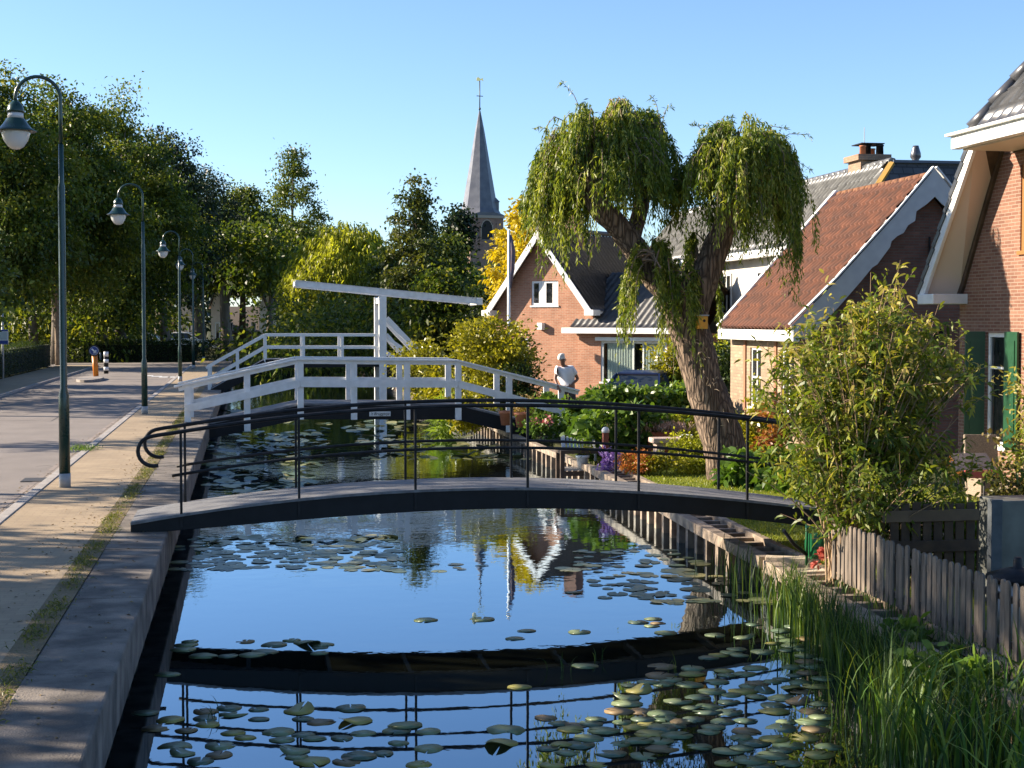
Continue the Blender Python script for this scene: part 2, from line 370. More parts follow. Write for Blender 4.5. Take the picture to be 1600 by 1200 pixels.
PURPLE = leafmat('purple_petals', [(.20, .10, .36), (.32, .18, .48), (.42, .3, .55)], .3, tint=(1, 1, 1))
ORANGE = leafmat('orange_foliage', [(.35, .10, .02), (.48, .16, .03), (.5, .25, .05)], .3, tint=(1, 1, 1))
HEATH = leafmat('dry_pink_heather', [(.35, .22, .16), (.5, .32, .25), (.55, .42, .36)], .3, tint=(1, 1, 1))
WHITEF = leafmat('white_petals', [(.75, .72, .66), (.8, .78, .74)], .3, tint=(1, 1, 1))
BRASS = M('gilded_metal', (.8, .55, .2), .25, metal=1)
# =================================================================== SETTING
WZ = -.785; GR = -.42
def bx(Y):          # line of the timber cap beam on the right bank
    return float(np.interp(Y, [0, 11, 14, 17, 20, 24, 28.5, 34, 60, 150], [5.3, 5.55, 5.77, 5.94, 6.05, 6.25, 6.45, 6.4, 6.4, 6.4]))
def sheet(name, x0, x1, z, mat, Y0=-20, Y1=200):
    mb = MB(); mb.quad((x0, Y0, z), (x1, Y0, z), (x1, Y1, z), (x0, Y1, z)); return tag(mb.build(name, mat), kind='structure')
def grass_mat(name, a, b, c):
    m, nt, p, L = newmat(name); p.inputs['Roughness'].default_value = .95; p.inputs['Specular IOR Level'].default_value = .15
    tc = nn(nt, 'ShaderNodeTexCoord'); no = nn(nt, 'ShaderNodeTexNoise'); no.inputs['Scale'].default_value = .9; no.inputs['Detail'].default_value = 10
    no.inputs['Roughness'].default_value = .7
    L.new(tc.outputs['Object'], no.inputs['Vector']); r = nn(nt, 'ShaderNodeValToRGB'); e = r.color_ramp.elements
    e[0].position = .32; e[0].color = c4(a); e[1].position = .68; e[1].color = c4(c); x = e.new(.5); x.color = c4(b)
    L.new(no.outputs['Fac'], r.inputs[0]); L.new(r.outputs[0], p.inputs['Base Color'])
    n2 = nn(nt, 'ShaderNodeTexNoise'); n2.inputs['Scale'].default_value = 45; n2.inputs['Detail'].default_value = 5; L.new(tc.outputs['Object'], n2.inputs['Vector'])
    bp = nn(nt, 'ShaderNodeBump'); bp.inputs['Strength'].default_value = .9; bp.inputs['Distance'].default_value = .04
    L.new(n2.outputs['Fac'], bp.inputs['Height']); L.new(bp.outputs[0], p.inputs['Normal']); return m
# ground: one sheet with the canal bed pressed into it
Ys = [-60, 0, 6, 9, 11, 14, 17, 20, 24, 28.5, 34, 45, 60, 80, 93, 93.4, 400, 3000]
V = []; F = []
for y in Ys:
    e = bx(y)+.5; closed = y > 93.2
    bed = -.13 if closed else -1.7; gr = GR
    row = [(-2500, -.13), (-40, -.13), (-1.35, -.13), (-1.3, bed), (e-.04, bed), (e, -.2 if closed else gr), (60, gr), (2500, gr)]
    V += [(x, y, z) for x, z in row]
n = 8
for i in range(len(Ys)-1):
    for k in range(n-1): F.append((i*n+k, i*n+k+1, (i+1)*n+k+1, (i+1)*n+k))
mb = MB(); mb.add(V, F)
tag(mb.build('ground', grass_mat('garden_soil', (.035, .03, .018), (.05, .055, .02), (.07, .08, .025))), kind='structure')
def lawn():
    V = []; F = []; ys = [10, 14, 17, 20, 22, 24, 26, 28, 30, 32]
    for y in ys: V += [(bx(y)+.5, y, GR+.006), (11.2, y, GR+.006)]
    F = [(2*i, 2*i+1, 2*i+3, 2*i+2) for i in range(len(ys)-1)]
    mb = MB(); mb.add(V, F); tag(mb.build('lawn', grass_mat('lawn_grass', (.09, .12, .012), (.14, .17, .018), (.20, .21, .03))), kind='structure')
    rng = np.random.default_rng(5); N = 26000; P = np.empty((N, 3)); P[:, 1] = rng.uniform(15, 30, N); P[:, 0] = np.array([bx(y) for y in P[:, 1]])+.5+rng.random(N)**1.3*5; P[:, 2] = GR
    o = link('lawn_grass', leafmesh('lawn_grass', P, rng.normal(size=(N, 3))*.5+np.array([0, 0, 1.2]), .04+.05*rng.random(N), np.full(N, .012), rng), leafmat('lawn_blades', [(.10, .14, .012), (.20, .24, .02), (.3, .3, .04)], .4))
    tag(o, 'short bright green mown grass around the big willow', 'grass', kind='stuff')
lawn()
sheet('road', -7.78, -3.02, -.065, ASPH, -20, 91)
mb = MB(); mb.quad((-60, 84.5, -.069), (-3.03, 84.5, -.069), (-3.03, 91.4, -.069), (-60, 91.4, -.069)); tag(mb.build('side_road', ASPH), kind='structure')
sheet('pavement', -2.88, -1.72, 0.0, PAVE, -20, 93)
sheet('gutter', -3.24, -3.02, -.06, PAVEG, -20, 91)
sheet('far_pavement', -9.9, -7.9, .0, PAVE, -20, 84.5)
mb = MB()
for i in range(0, 101): mb.box((-3.02, -10+i*1.0, -.12), (-2.88, -10+i*1.0+.99, .012))
tag(mb.build('kerb', CURB, bev=.01), kind='structure')
mb = MB()
for i in range(0, 64): mb.box((-7.9, 20+i*1.0, -.12), (-7.78, 20+i*1.0+.99, .012))
tag(mb.build('far_kerb', CURB), kind='structure')
mb = MB()
for p in ((232, 588), (246, 589), (258, 590), (272, 590)):
    c = atz(p[0], p[1]-1, -.055); mb.quad((c.x-.25, c.y-.5, -.058), (c.x+.2, c.y-.5, -.058), (c.x+.2, c.y+.5, -.058), (c.x-.25, c.y+.5, -.058))
tag(mb.build('road_marking', WHITE), kind='structure')
sheet('grass_verge', -1.72, -1.495, .0005, grass_mat('verge', (.12, .10, .05), (.21, .165, .10), (.29, .225, .145)))
rng = np.random.default_rng(3); N = 22000
P = np.empty((N, 3)); P[:, 1] = 5+rng.random(N)**1.2*40; P[:, 0] = -1.565+rng.normal(size=N)*.055-.05*np.abs(np.sin(P[:, 1]*.9))
keep = (np.sin(P[:, 1]*2.1)+np.sin(P[:, 1]*5.3+1)+rng.normal(size=N)*.8) > -.2; P = P[keep][::2]; P[:, 2] = 0; N = len(P)
me = leafmesh('verge_grass', P, rng.normal(size=(N, 3))*.8+np.array([0, 0, .8]), .05+.07*rng.random(N), np.full(N, .010), rng, droop=.5)
tag(link('verge_grass', me, L_GRASS), 'ragged dry grass between the pavement and the quay coping', 'grass', kind='stuff')
def seam(pts, w, name='road_seam'):
    mb = MB(); P = [atz(a, b, -.062) for a, b in pts]
    for A, B in zip(P[:-1], P[1:]):
        d = (B-A).normalized(); n_ = Vector((-d.y, d.x, 0))*w*.5; mb.quad(A-n_, B-n_, B+n_, A+n_)
    tag(mb.build(name, M('tar_seam', (.05, .045, .04), .9) if 'tar_seam' not in bpy.data.materials else bpy.data.materials['tar_seam']), kind='structure')
seam([(-60, 657), (40, 657), (80, 658), (90, 652), (104, 640)], .03); seam([(24, 648), (34, 648.5), (46, 647)], .025); seam([(56, 729), (72, 727), (84, 729)], .02); seam([(-40, 706), (-10, 700), (20, 699)], .02)
c = atz(196, 640, -.06); mb = MB(); mb.box((-3.42, 24.2, -.064), (-3.06, 24.75, -.052)); tag(mb.build('drain_grate', M('cast_iron', (.03, .03, .03), .6, (.06, .055, .05), 30, .5, 80), loc=(-3.24, 24.5, -.064)), 'small cast iron drain grate in the gutter near the nearest lamp', 'drain')
rng = np.random.default_rng(17); N = 900; P = np.empty((N, 3)); P[:, 1] = 9+rng.random(N)**1.3*34; sel = rng.random(N)
P[:, 0] = np.where(sel < .35, -3.06-np.abs(rng.normal(size=N))*.12, np.where(sel < .8, -1.76-np.abs(rng.normal(size=N))*.25, rng.uniform(-1.5, -.92, N))); P[:, 2] = np.where(sel < .35, -.055, .006)
tag(link('leaf_litter', leafmesh('leaf_litter', P, np.stack([rng.normal(size=N), rng.normal(size=N), .25*rng.random(N)], 1), .035*(.6+.8*rng.random(N)), np.full(N, .022), rng, up=np.array([0, 0, 2.0])), leafmat('dead_leaves', [(.16, .10, .03), (.28, .20, .07), (.10, .06, .025)], .1, tint=(1, 1, 1))), 'scattered dry fallen leaves on the pavement edge and gutter', 'leaves', kind='stuff')
# tuft by the gutter
c = atz(130, 703, 0); N = 260; P = np.array([c.x, c.y, 0])+rng.normal(size=(N, 3))*np.array([.12, .25, 0])
tag(link('grass_tuft', leafmesh('grass_tuft', P, rng.normal(size=(N, 3))*.7+np.array([0, 0, 1]), .08+.1*rng.random(N), np.full(N, .012), rng), L_BROAD), 'small bright green weed tuft at the kerb beside the nearest lamp', 'weed')
# water
def water():
    m, nt, p, L = newmat('canal_water')
    p.inputs['Base Color'].default_value = (.008, .009, .006, 1); p.inputs['Roughness'].default_value = .6; p.inputs['Specular IOR Level'].default_value = 0
    gl = nn(nt, 'ShaderNodeBsdfGlossy'); gl.inputs['Roughness'].default_value = .012; gl.inputs['Color'].default_value = (.72, .87, 1, 1)
    fr = nn(nt, 'ShaderNodeFresnel'); fr.inputs[0].default_value = 1.333; pw = nn(nt, 'ShaderNodeMath', operation='POWER'); pw.inputs[1].default_value = .46; L.new(fr.outputs[0], pw.inputs[0])
    mx = nn(nt, 'ShaderNodeMixShader'); L.new(pw.outputs[0], mx.inputs[0]); L.new(p.outputs[0], mx.inputs[1]); L.new(gl.outputs[0], mx.inputs[2]); L.new(mx.outputs[0], nt.nodes['Material Output'].inputs['Surface'])
    tc = nn(nt, 'ShaderNodeTexCoord'); sp = nn(nt, 'ShaderNodeSeparateXYZ'); L.new(tc.outputs['Object'], sp.inputs[0])
    n1 = nn(nt, 'ShaderNodeTexNoise'); n1.inputs['Scale'].default_value = 3.2; n1.inputs['Detail'].default_value = 3; L.new(tc.outputs['Object'], n1.inputs['Vector'])
    n2 = nn(nt, 'ShaderNodeTexNoise'); n2.inputs['Scale'].default_value = .35; n2.inputs['Detail'].default_value = 2; L.new(tc.outputs['Object'], n2.inputs['Vector'])
    mr = nn(nt, 'ShaderNodeMapRange'); mr.inputs['From Min'].default_value = 13; mr.inputs['From Max'].default_value = 30; mr.inputs['To Min'].default_value = .022; mr.inputs['To Max'].default_value = .3
    L.new(sp.outputs[1], mr.inputs[0])
    r = nn(nt, 'ShaderNodeMapRange'); r.inputs['From Min'].default_value = .42; r.inputs['From Max'].default_value = .58; r.inputs['To Min'].default_value = .55; r.inputs['To Max'].default_value = 1
    L.new(n2.outputs['Fac'], r.inputs[0]); mu = nn(nt, 'ShaderNodeMath', operation='MULTIPLY'); L.new(mr.outputs[0], mu.inputs[0]); L.new(r.outputs[0], mu.inputs[1])
    b = nn(nt, 'ShaderNodeBump'); b.inputs['Distance'].default_value = .02; L.new(mu.outputs[0], b.inputs['Strength']); L.new(n1.outputs['Fac'], b.inputs['Height'])
    L.new(b.outputs[0], gl.inputs['Normal']); return m
sheet('water', -1.32, 7.0, WZ, water(), -30, 93.2)
# quay wall
q = thing('quay_wall', 'long grey concrete quay wall with coping along the left side of the canal', 'quay wall', (-1.2, 5, -1.6))
yy = 2.0; k = 0
while yy < 92:
    ln = 2.9 if yy < 60 else 12; z = random.Random(k).uniform(-.006, .004)
    MB().box((-1.5, yy+.006, -.42), (-.9, yy+ln-.006, z)).build('coping_block', CONC, q, bev=.018 if yy < 40 else 0); yy += ln; k += 1
mb = MB()
for i in range(182):
    y = 2+i*.5; x = -1.14 if i % 2 else -1.2
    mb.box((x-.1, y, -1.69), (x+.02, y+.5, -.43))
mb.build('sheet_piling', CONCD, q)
# timber retaining wall of the right bank
q = thing('timber_retaining_wall', 'weathered timber retaining wall with ladder-like cap along the right bank', 'retaining wall', (bx(17), 17, -1.6))
ys = [9, 11, 14, 16.9]; ys2 = [17.05, 20, 24, 28.4]
def seg(ys, name, dx, z, w, h):
    for a, b in zip(ys[:-1], ys[1:]):
        MB().bar((bx(a)+dx, a+.01, z), (bx(b)+dx, b-.01, z), w, h).build(name, WOOD, q, bev=.008)
seg([7]+ys, 'cap_beam', 0, -.44, .17, .14); seg(ys2, 'cap_beam', 0, -.43, .17, .14); seg([28.5, 34, 44, 60], 'cap_beam', 0, -.44, .15, .12)
seg([9]+ys[1:], 'rear_beam', .5, -.45, .1, .12); seg(ys2, 'rear_beam', .5, -.44, .1, .12)
y = 9.0; rg = random.Random(4)
while y < 28:
    MB().bar((bx(y)+.088, y, -.46), (bx(y)+.45, y, -.46), .10, .07).build('cross_tie', WOOD, q); y += .42 if y > 13 else .7
y = 9.2; k = 0
while y < 48 and k < 100:
    w = rg.uniform(.09, .13); x = bx(y)+rg.uniform(-.01, .01)
    MB().bar((x, y, -1.6), (x, y, -.512), w, .09, (1, 0, 0)).build('pile', WOOD, q); y += .52; k += 1
mb = MB()
for a, b in zip([7, 11, 14, 17, 20, 24, 28.5, 34, 60, 92], [11, 14, 17, 20, 24, 28.5, 34, 60, 92, 93]):
    mb.bar((bx(a)+.1, a, -1.05), (bx(b)+.1, b, -1.05), .04, 1.05)
mb.build('backing_board', WOODD, q)
# corner outcrop at the end of the fence
mb = MB(); c = atz(1240, 882, -.36)
mb.bar((bx(17)-.02, 17.0, -.40), (bx(17)+.55, 16.75, -.40), .16, .12); mb.bar((bx(16.3)+.05, 16.45, -.48), (bx(16.3)+.6, 16.25, -.44), .14, .10)
mb.build('corner_beam', M('pale_timber', (.42, .34, .24), .8, (.55, .46, .34), 8, .5, 60), q, bev=.01)
def waterpads():
    root = None; rg = np.random.default_rng(11)
    pm = [leafmat('pad_green', [(.13, .19, .09), (.18, .235, .12), (.22, .27, .14)], .1, .35, (1, 1, .8)),
          leafmat('pad_yellow', [(.30, .28, .07), (.38, .34, .10)], .1, .4, (1, 1, .8)),
          leafmat('pad_brown', [(.20, .15, .07), (.26, .18, .09)], .1, .5, (1, 1, .8)),
          leafmat('pad_dark', [(.09, .14, .09), (.13, .18, .12)], .1, .3, (1, 1, .8))]
    names = ['green', 'yellowing', 'browning', 'dark green']
    variants = []
    for v in range(10):
        nseg = 22; V = [(0, 0, 0)]; notch = .05+.07*rg.random(); ph = rg.random(3)*6; el = .86+.12*rg.random()
        for i in range(nseg):
            t = notch+(2*math.pi-2*notch)*i/(nseg-1); r = 1+.04*math.sin(3*t+ph[0])+.025*math.sin(7*t+ph[1])
            V.append((r*math.cos(t), r*math.sin(t)*el, .018*math.sin(2*t+ph[2])**2+.008*math.sin(5*t)))
        V += [(x*.97, y_*.97, z-.006) for x, y_, z in V[1:]]
        F = [(0, i, i+1) for i in range(1, nseg)] + [(i, i+nseg, i+nseg+1, i+1) for i in range(1, nseg)]
        V2 = np.array(V); tot = [len(f) for f in F]
        def mk(mi):
            me = npmesh('lily_pad', V2, np.concatenate([np.array(f) for f in F]), tot, np.full(len(F), rg.random()), smooth=False); me.materials.append(pm[mi]); return me
        variants.append([mk(0), mk(1), mk(2), mk(3)])
    cvar = []
    for mi_ in range(4):
        me = variants[mi_][mi_].copy(); co = np.empty(len(me.vertices)*3, np.float32); me.vertices.foreach_get('co', co); co = co.reshape(-1, 3); co[:, 2] += np.clip(co[:, 0]-.25, 0, 1)**1.5*.5; me.vertices.foreach_set('co', co.ravel()); me.update(); cvar.append(me)
    placed = []
    def put(px, py, r, mi, where, grp, box=None):
        c = atz(px, py, WZ)
        if c.x < -1.0+r*.5 or c.x > bx(c.y)-.06: return False
        for q_ in placed[-400:]:
            if (q_[0]-c.x)**2+(q_[1]-c.y)**2 < ((r+q_[2])*.62)**2: return False
        placed.append((c.x, c.y, r))
        o = bpy.data.objects.new('lily_pad', cvar[mi] if rg.random() < .09 else variants[int(rg.integers(0, 10))][mi]); COL.objects.link(o)
        o.location = (c.x, c.y, WZ+.001+.003*rg.random()); o.scale = (r, r, r); o.rotation_euler = (rg.normal()*.014, rg.normal()*.014, rg.random()*6.28)
        if box is not None:
            fx = (px-box[0])/(box[2]-box[0]); fy = (py-box[1])/(box[3]-box[1])
            side = ['left end', 'left middle', 'right middle', 'right end'][min(3, max(0, int(fx*4)))]; row = ['back edge', 'middle rows', 'front edge'][min(2, max(0, int(fy*3)))]
            sz = 'large' if r > .122 else ('small' if r < .102 else 'medium'); where = '%s, %s, %s' % (grp, row, side)
            tag(o, '%s %s lily pad %s' % (sz, names[mi], where), 'lily pad', '%s %s lily pads %s' % (sz, names[mi], where)); return True
        tag(o, '%s lily pad %s' % (names[mi], where), 'lily pad'); return True
    reg = [  # region px box, how many, radius, words
        ((950, 1040, 1290, 1130), 58, 'in the dense raft beside the reeds at lower right', 'in the raft beside the reeds'),
        ((840, 1120, 1300, 1200), 50, 'along the bottom edge of the water, right of centre', 'at the bottom right of the water'),
        ((1030, 975, 1290, 1040), 22, 'over the reflection of the willow trunk', 'over the trunk reflection'),
        ((205, 1105, 580, 1198), 34, 'at the lower left by the foot of the quay wall', 'at the lower left'),
        ((262, 1000, 510, 1032), 13, 'in the small cluster left of centre off the quay', 'in the cluster left of centre'),
        ((585, 1125, 680, 1200), 7, 'at the bottom of the water, left of centre', 'at the bottom left of centre'),
        ((985, 965, 1060, 1000), 5, 'at the left tip of the raft over the trunk reflection', 'at the left tip of the raft')]
    for (x0, y0, x1, y1), cnt, where, grp in reg:
        c_ = 0; tries = 0
        while c_ < cnt and tries < 4000:
            tries += 1; px = rg.uniform(x0, x1); py = rg.uniform(y0, y1)
            if x0 > 900 and (px-x0)/(x1-x0) + (rg.random()-.5)*.5 < .30*(1-(py-y0)/(y1-y0)): continue
            if 1105 < y0+1 and px < 215+(py-1105)*.1: continue
            mi = int(rg.choice([0, 0, 0, 0, 3, 3, 1, 1, 2], 1)[0])
            if put(px, py, rg.uniform(.085, .14), mi, where, grp, (x0, y0, x1, y1)): c_ += 1
    for px, py, r, mi, wh in [(665, 969, .14, 0, 'leftmost of the pair near the middle of the open water'), (753, 968, .15, 0, 'beside the single white bud in mid water'), (823, 986, .10, 3, 'upper of two lone pads right of mid water'),
                           (805, 998, .11, 3, 'lower of two lone pads right of mid water'), (905, 988, .13, 0, 'floating alone right of the middle of the open water'), (811, 1074, .11, 1, 'alone on the dark bridge reflection'),
                           (882, 1125, .12, 0, 'just below the dark bridge reflection, right of centre'), (790, 1142, .16, 0, 'upper of the pair under the bridge reflection'), (783, 1162, .14, 1, 'lower of the pair under the bridge reflection'),
                           (873, 1157, .13, 2, 'curling beside the pair under the bridge reflection'), (914, 1041, .13, 0, 'at the edge of the dark bridge reflection'), (262, 1054, .12, 0, 'against the quay in the bridge shadow'),
                           (480, 1005, .15, 0, 'largest of the cluster left of centre'), (555, 1148, .17, 1, 'largest near the lower left, folded upward'), (895, 926, .10, 3, 'small, near the far bank left of the trunk reflection'), (955, 914, .1, 3, 'small, near the middle of the far water')]:
        put(px, py, r, mi, wh, 'lone lily pads')
    # far rafts: one object
    P = []; 
    fr = [((275, 838, 620, 893), 210, .10), ((990, 850, 1215, 945), 120, .10), ((925, 893, 1010, 935), 16, .09), ((322, 672, 500, 772), 230, .14), ((418, 680, 512, 700), 90, .16),
          ((560, 655, 830, 720), 150, .14), ((500, 660, 640, 690), 30, .14), ((880, 858, 1000, 895), 26, .09), ((350, 640, 470, 662), 70, .2), ((600, 880, 760, 895), 10, .08)]
    Vs = []; Ls = []; Ts = []; Rn = []; off = 0
    for (x0, y0, x1, y1), cnt, rad in fr:
        for _ in range(cnt):
            c = atz(rg.uniform(x0, x1), rg.uniform(y0, y1), WZ); r = rad*rg.uniform(.7, 1.4)
            if c.x < -1.0 or c.x > bx(c.y)-.1: continue
            t = np.linspace(.2, 6.08, 12)+rg.random()*6; z = WZ+.0025+.005*rg.random(); tl = rg.normal(size=2)*(.02 if c.y < 22 else .12)
            ring = np.stack([c.x+r*np.cos(t), c.y+r*np.sin(t), z+r*(tl[0]*np.cos(t)+tl[1]*np.sin(t))+abs(tl[0])*r*.6], 1)
            Vs.append(np.vstack([[c.x, c.y, z+.002], ring])); 
            for i in range(11): Ls += [off, off+1+i, off+2+i]; Ts.append(3)
            Rn += [rg.random()]*11; off += 13
    me = npmesh('lily_pads', np.vstack(Vs), Ls, Ts, Rn)
    m = leafmat('pad_far', [(.08, .12, .07), (.13, .17, .09), (.24, .25, .12), (.33, .30, .13)], .1, .35, (1, 1, .8))
    tag(link('lily_pads', me, m), 'rafts of small lily pads on the water by and beyond the black footbridge', 'lily pads', kind='stuff')
    # white bud
    c = atz(741, 966, WZ); mb = MB(); mb.lathe([(.008, 0), (.02, .012), (.024, .03), (.016, .055), (.002, .065)], c, 9)
    tag(mb.build('water_lily_bud', M('bud_white', (.7, .72, .5), .5), loc=c), 'single whitish water lily bud in the middle of the open water', 'flower')
waterpads()
# =================================================================== BRIDGES
def interp_pts(pts, n=24):
    xs = [p.x for p in pts]; zs = [p.z for p in pts]
    # smooth by a quadratic-ish fit through the measured points
    co = np.polyfit(xs, zs, 4); X = np.linspace(xs[0], xs[-1], n)
    return X, np.polyval(co, X)
def black_bridge():
    Y0, W = 17.78, 1.15; Y1 = Y0+W
    q = thing('black_footbridge', 'low arched black footbridge with thin black railings over the near water', 'footbridge', (2.6, Y0+W/2, WZ))
    tp = [atY(*p, Y0) for p in ((204, 816), (282, 804), (383, 787), (467, 779), (649, 766), (824, 761), (997, 767), (1168, 781), (1250, 790.5), (1290, 795))]
    bt = [atY(*p, Y0) for p in ((204, 834), (311, 829), (399, 816), (649, 800), (824, 794.5), (997, 799), (1166, 811), (1290, 826))]
    X, zt = interp_pts(tp); cb = np.polyfit([p.x for p in bt], [p.z for p in bt], 4)
    zb = np.minimum(np.polyval(cb, X), zt-.1)
    def girder(y0, y1):
        V = []; 
        for x, a, b in zip(X, zt-.012, zb): V += [(x, y0, a), (x, y0, b), (x, y1, b), (x, y1, a)]
        F = []
        for i in range(len(X)-1):
            for k in range(4): k2 = (k+1) % 4; F.append((i*4+k, i*4+k2, (i+1)*4+k2, (i+1)*4+k))
        F += [(0, 3, 2, 1), tuple(len(V)-4+k for k in range(4))]
        return MB().add(V, F)
    for y in (Y0, Y1-.06): girder(y, y+.06).build('girder', TAR, q, bev=.006)
    V = []
    for x, a in zip(X, zt): V += [(x, Y0-.025, a-.03), (x, Y0-.025, a), (x, Y1+.025, a), (x, Y1+.025, a-.03)]
    F = []
    for i in range(len(X)-1):
        for k in range(4): k2 = (k+1) % 4; F.append((i*4+k2, i*4+k, (i+1)*4+k, (i+1)*4+k2))
    F += [(0, 1, 2, 3), tuple(len(V)-1-k for k in range(4))]
    MB().add(V, F).build('deck', DECK, q)
    mb = MB()
    for x in np.linspace(X[1], X[-2], 9): mb.bar((x, Y0+.06, np.interp(x, X, zb)+.06), (x, Y1-.06, np.interp(x, X, zb)+.06), .05, .08)
    mb.build('cross_beam', TAR, q)
    pr = [atY(*p, Y0) for p in ((282, 675), (467, 649), (649, 637), (824, 634), (998, 639), (1168, 654.5), (1215, 660.5))]
    pm = [atY(*p, Y0) for p in ((267, 744), (467, 715), (650, 703.7), (824, 699), (998, 706), (1168, 722), (1240, 730))]
    cr = np.polyfit([p.x for p in pr], [p.z for p in pr], 3); cm = np.polyfit([p.x for p in pm], [p.z for p in pm], 3)
    posts = [atY(px, 700, Y0).x for px in (282.5, 467, 649, 824.5, 998, 1168, 1332)]
    xr = posts[-1]+.25
    for y in (Y0+.0, Y1-.0):
        xs = np.linspace(posts[0], xr, 26); path = [Vector((x, y, np.polyval(cr, x))) for x in xs]
        # curled end
        p0 = path[0]; s = (path[1]-path[0]).normalized()
        c1 = p0-s*.32; cur = [c1]; cx, cz = c1.x+.02, c1.z-.17; r = .17
        for a in range(105, 300, 15):
            cur.append(Vector((cx+r*1.05*math.cos(R(a))-.0, y, cz+r*math.sin(R(a)))))
        pts = list(reversed(cur[1:]))+[c1+Vector((.07, 0, .012)), p0-s*.12]+path
        MB().tube(pts, .023, 8).build('handrail', BLACKP, q)
        xs = np.linspace(posts[0]-.1, xr-.1, 26)
        MB().tube([(x, y, np.polyval(cm, x)) for x in xs], .019, 6).build('middle_rail', BLACKP, q)
        for x in posts:
            MB().bar((x, y, max(np.interp(x, X, zb), -.2)+.03), (x, y, np.polyval(cr, x)-.01), .032, .028, (1, 0, 0)).build('baluster', BLACKP, q)
    return q
black_bridge()
def white_bridge():
    Y0, W = 36.8, 1.9; Y1 = Y0+W
    q = thing('white_footbridge', 'white railed timber footbridge with dark girders in front of the drawbridge', 'footbridge', (3, Y0+W/2, WZ))
    top = [atY(*p, Y0) for p in ((272, 603), (465, 560), (715, 562), (905, 609))]
    mid = [atY(*p, Y0) for p in ((293, 638), (469, 599), (716, 600), (884, 644))]
    dk = [atY(*p, Y0) for p in ((318, 664), (469, 632), (716, 633), (880, 673))]
    def zz(x, P): return float(np.interp(x, [p.x for p in P], [p.z for p in P]))
    px = (293, 386, 469.5, 553, 636, 716, 795.5, 877)
    for y, sg in ((Y0, -1), (Y1, 1)):
        for a, b in zip(top[:-1], top[1:]):
            MB().bar((a.x, y, a.z-.02), (b.x, y, b.z-.02), .17, .045).build('handrail', WHITE, q, bev=.008)
            MB().bar((a.x+.1, y+sg*.0, a.z-.085), (b.x-.02, y, b.z-.085), .04, .085).build('handrail', WHITE, q)
        for a, b in zip(mid[:-1], mid[1:]): MB().bar((a.x, y+sg*.055, a.z), (b.x, y+sg*.055, b.z), .04, .17).build('middle_rail', WHITE2, q)
        for i, p in enumerate(px):
            x = atY(p, 600, Y0).x; zb = 0 if i == 0 else (zz(x, dk)-.36 if i < 7 else zz(x, dk)-.2)
            MB().box((x-.075, y-.035, zb), (x+.075, y+.035, zz(x, top)-.045)).build('post', WHITE2, q, bev=.006)
        for a, b in zip(dk[:-1], dk[1:]):
            MB().bar((a.x, y-sg*.09, a.z-.19), (b.x, y-sg*.09, b.z-.19), .1, .33).build('girder', TAR, q)
    for a, b in zip(dk[:-1], dk[1:]):
        MB().bar((a.x, (Y0+Y1)/2, a.z-.0), (b.x, (Y0+Y1)/2, b.z-.0), W-.1, .05).build('deck', DECK, q)
    # name plate on the girder
    p = atY(577, 650.5, Y0-.0); w = .51; h = .115
    MB().box((p.x, Y0-.012, p.z), (p.x+w, Y0+.0, p.z+h)).build('name_plate', M('plate_white', (.62, .62, .6), .5), q)
    cu = bpy.data.curves.new('plate_lettering', 'FONT'); cu.body = "'t Bruggetje"; cu.size = .098; cu.shear = .3; cu.extrude = .001
    cu.align_x = 'CENTER'; cu.align_y = 'CENTER'
    t0 = bpy.data.objects.new('tmp_text', cu); COL.objects.link(t0); bpy.context.view_layer.update()
    tm = bpy.data.meshes.new_from_object(t0.evaluated_get(bpy.context.evaluated_depsgraph_get())); bpy.data.objects.remove(t0); tm.materials.clear(); tm.materials.append(BLACKP)
    t = bpy.data.objects.new('plate_lettering', tm); COL.objects.link(t); t.parent = q
    t.location = Vector((p.x+w/2, Y0-.014, p.z+h/2)) - q.location; t.rotation_euler = (math.pi/2, 0, 0)
white_bridge()
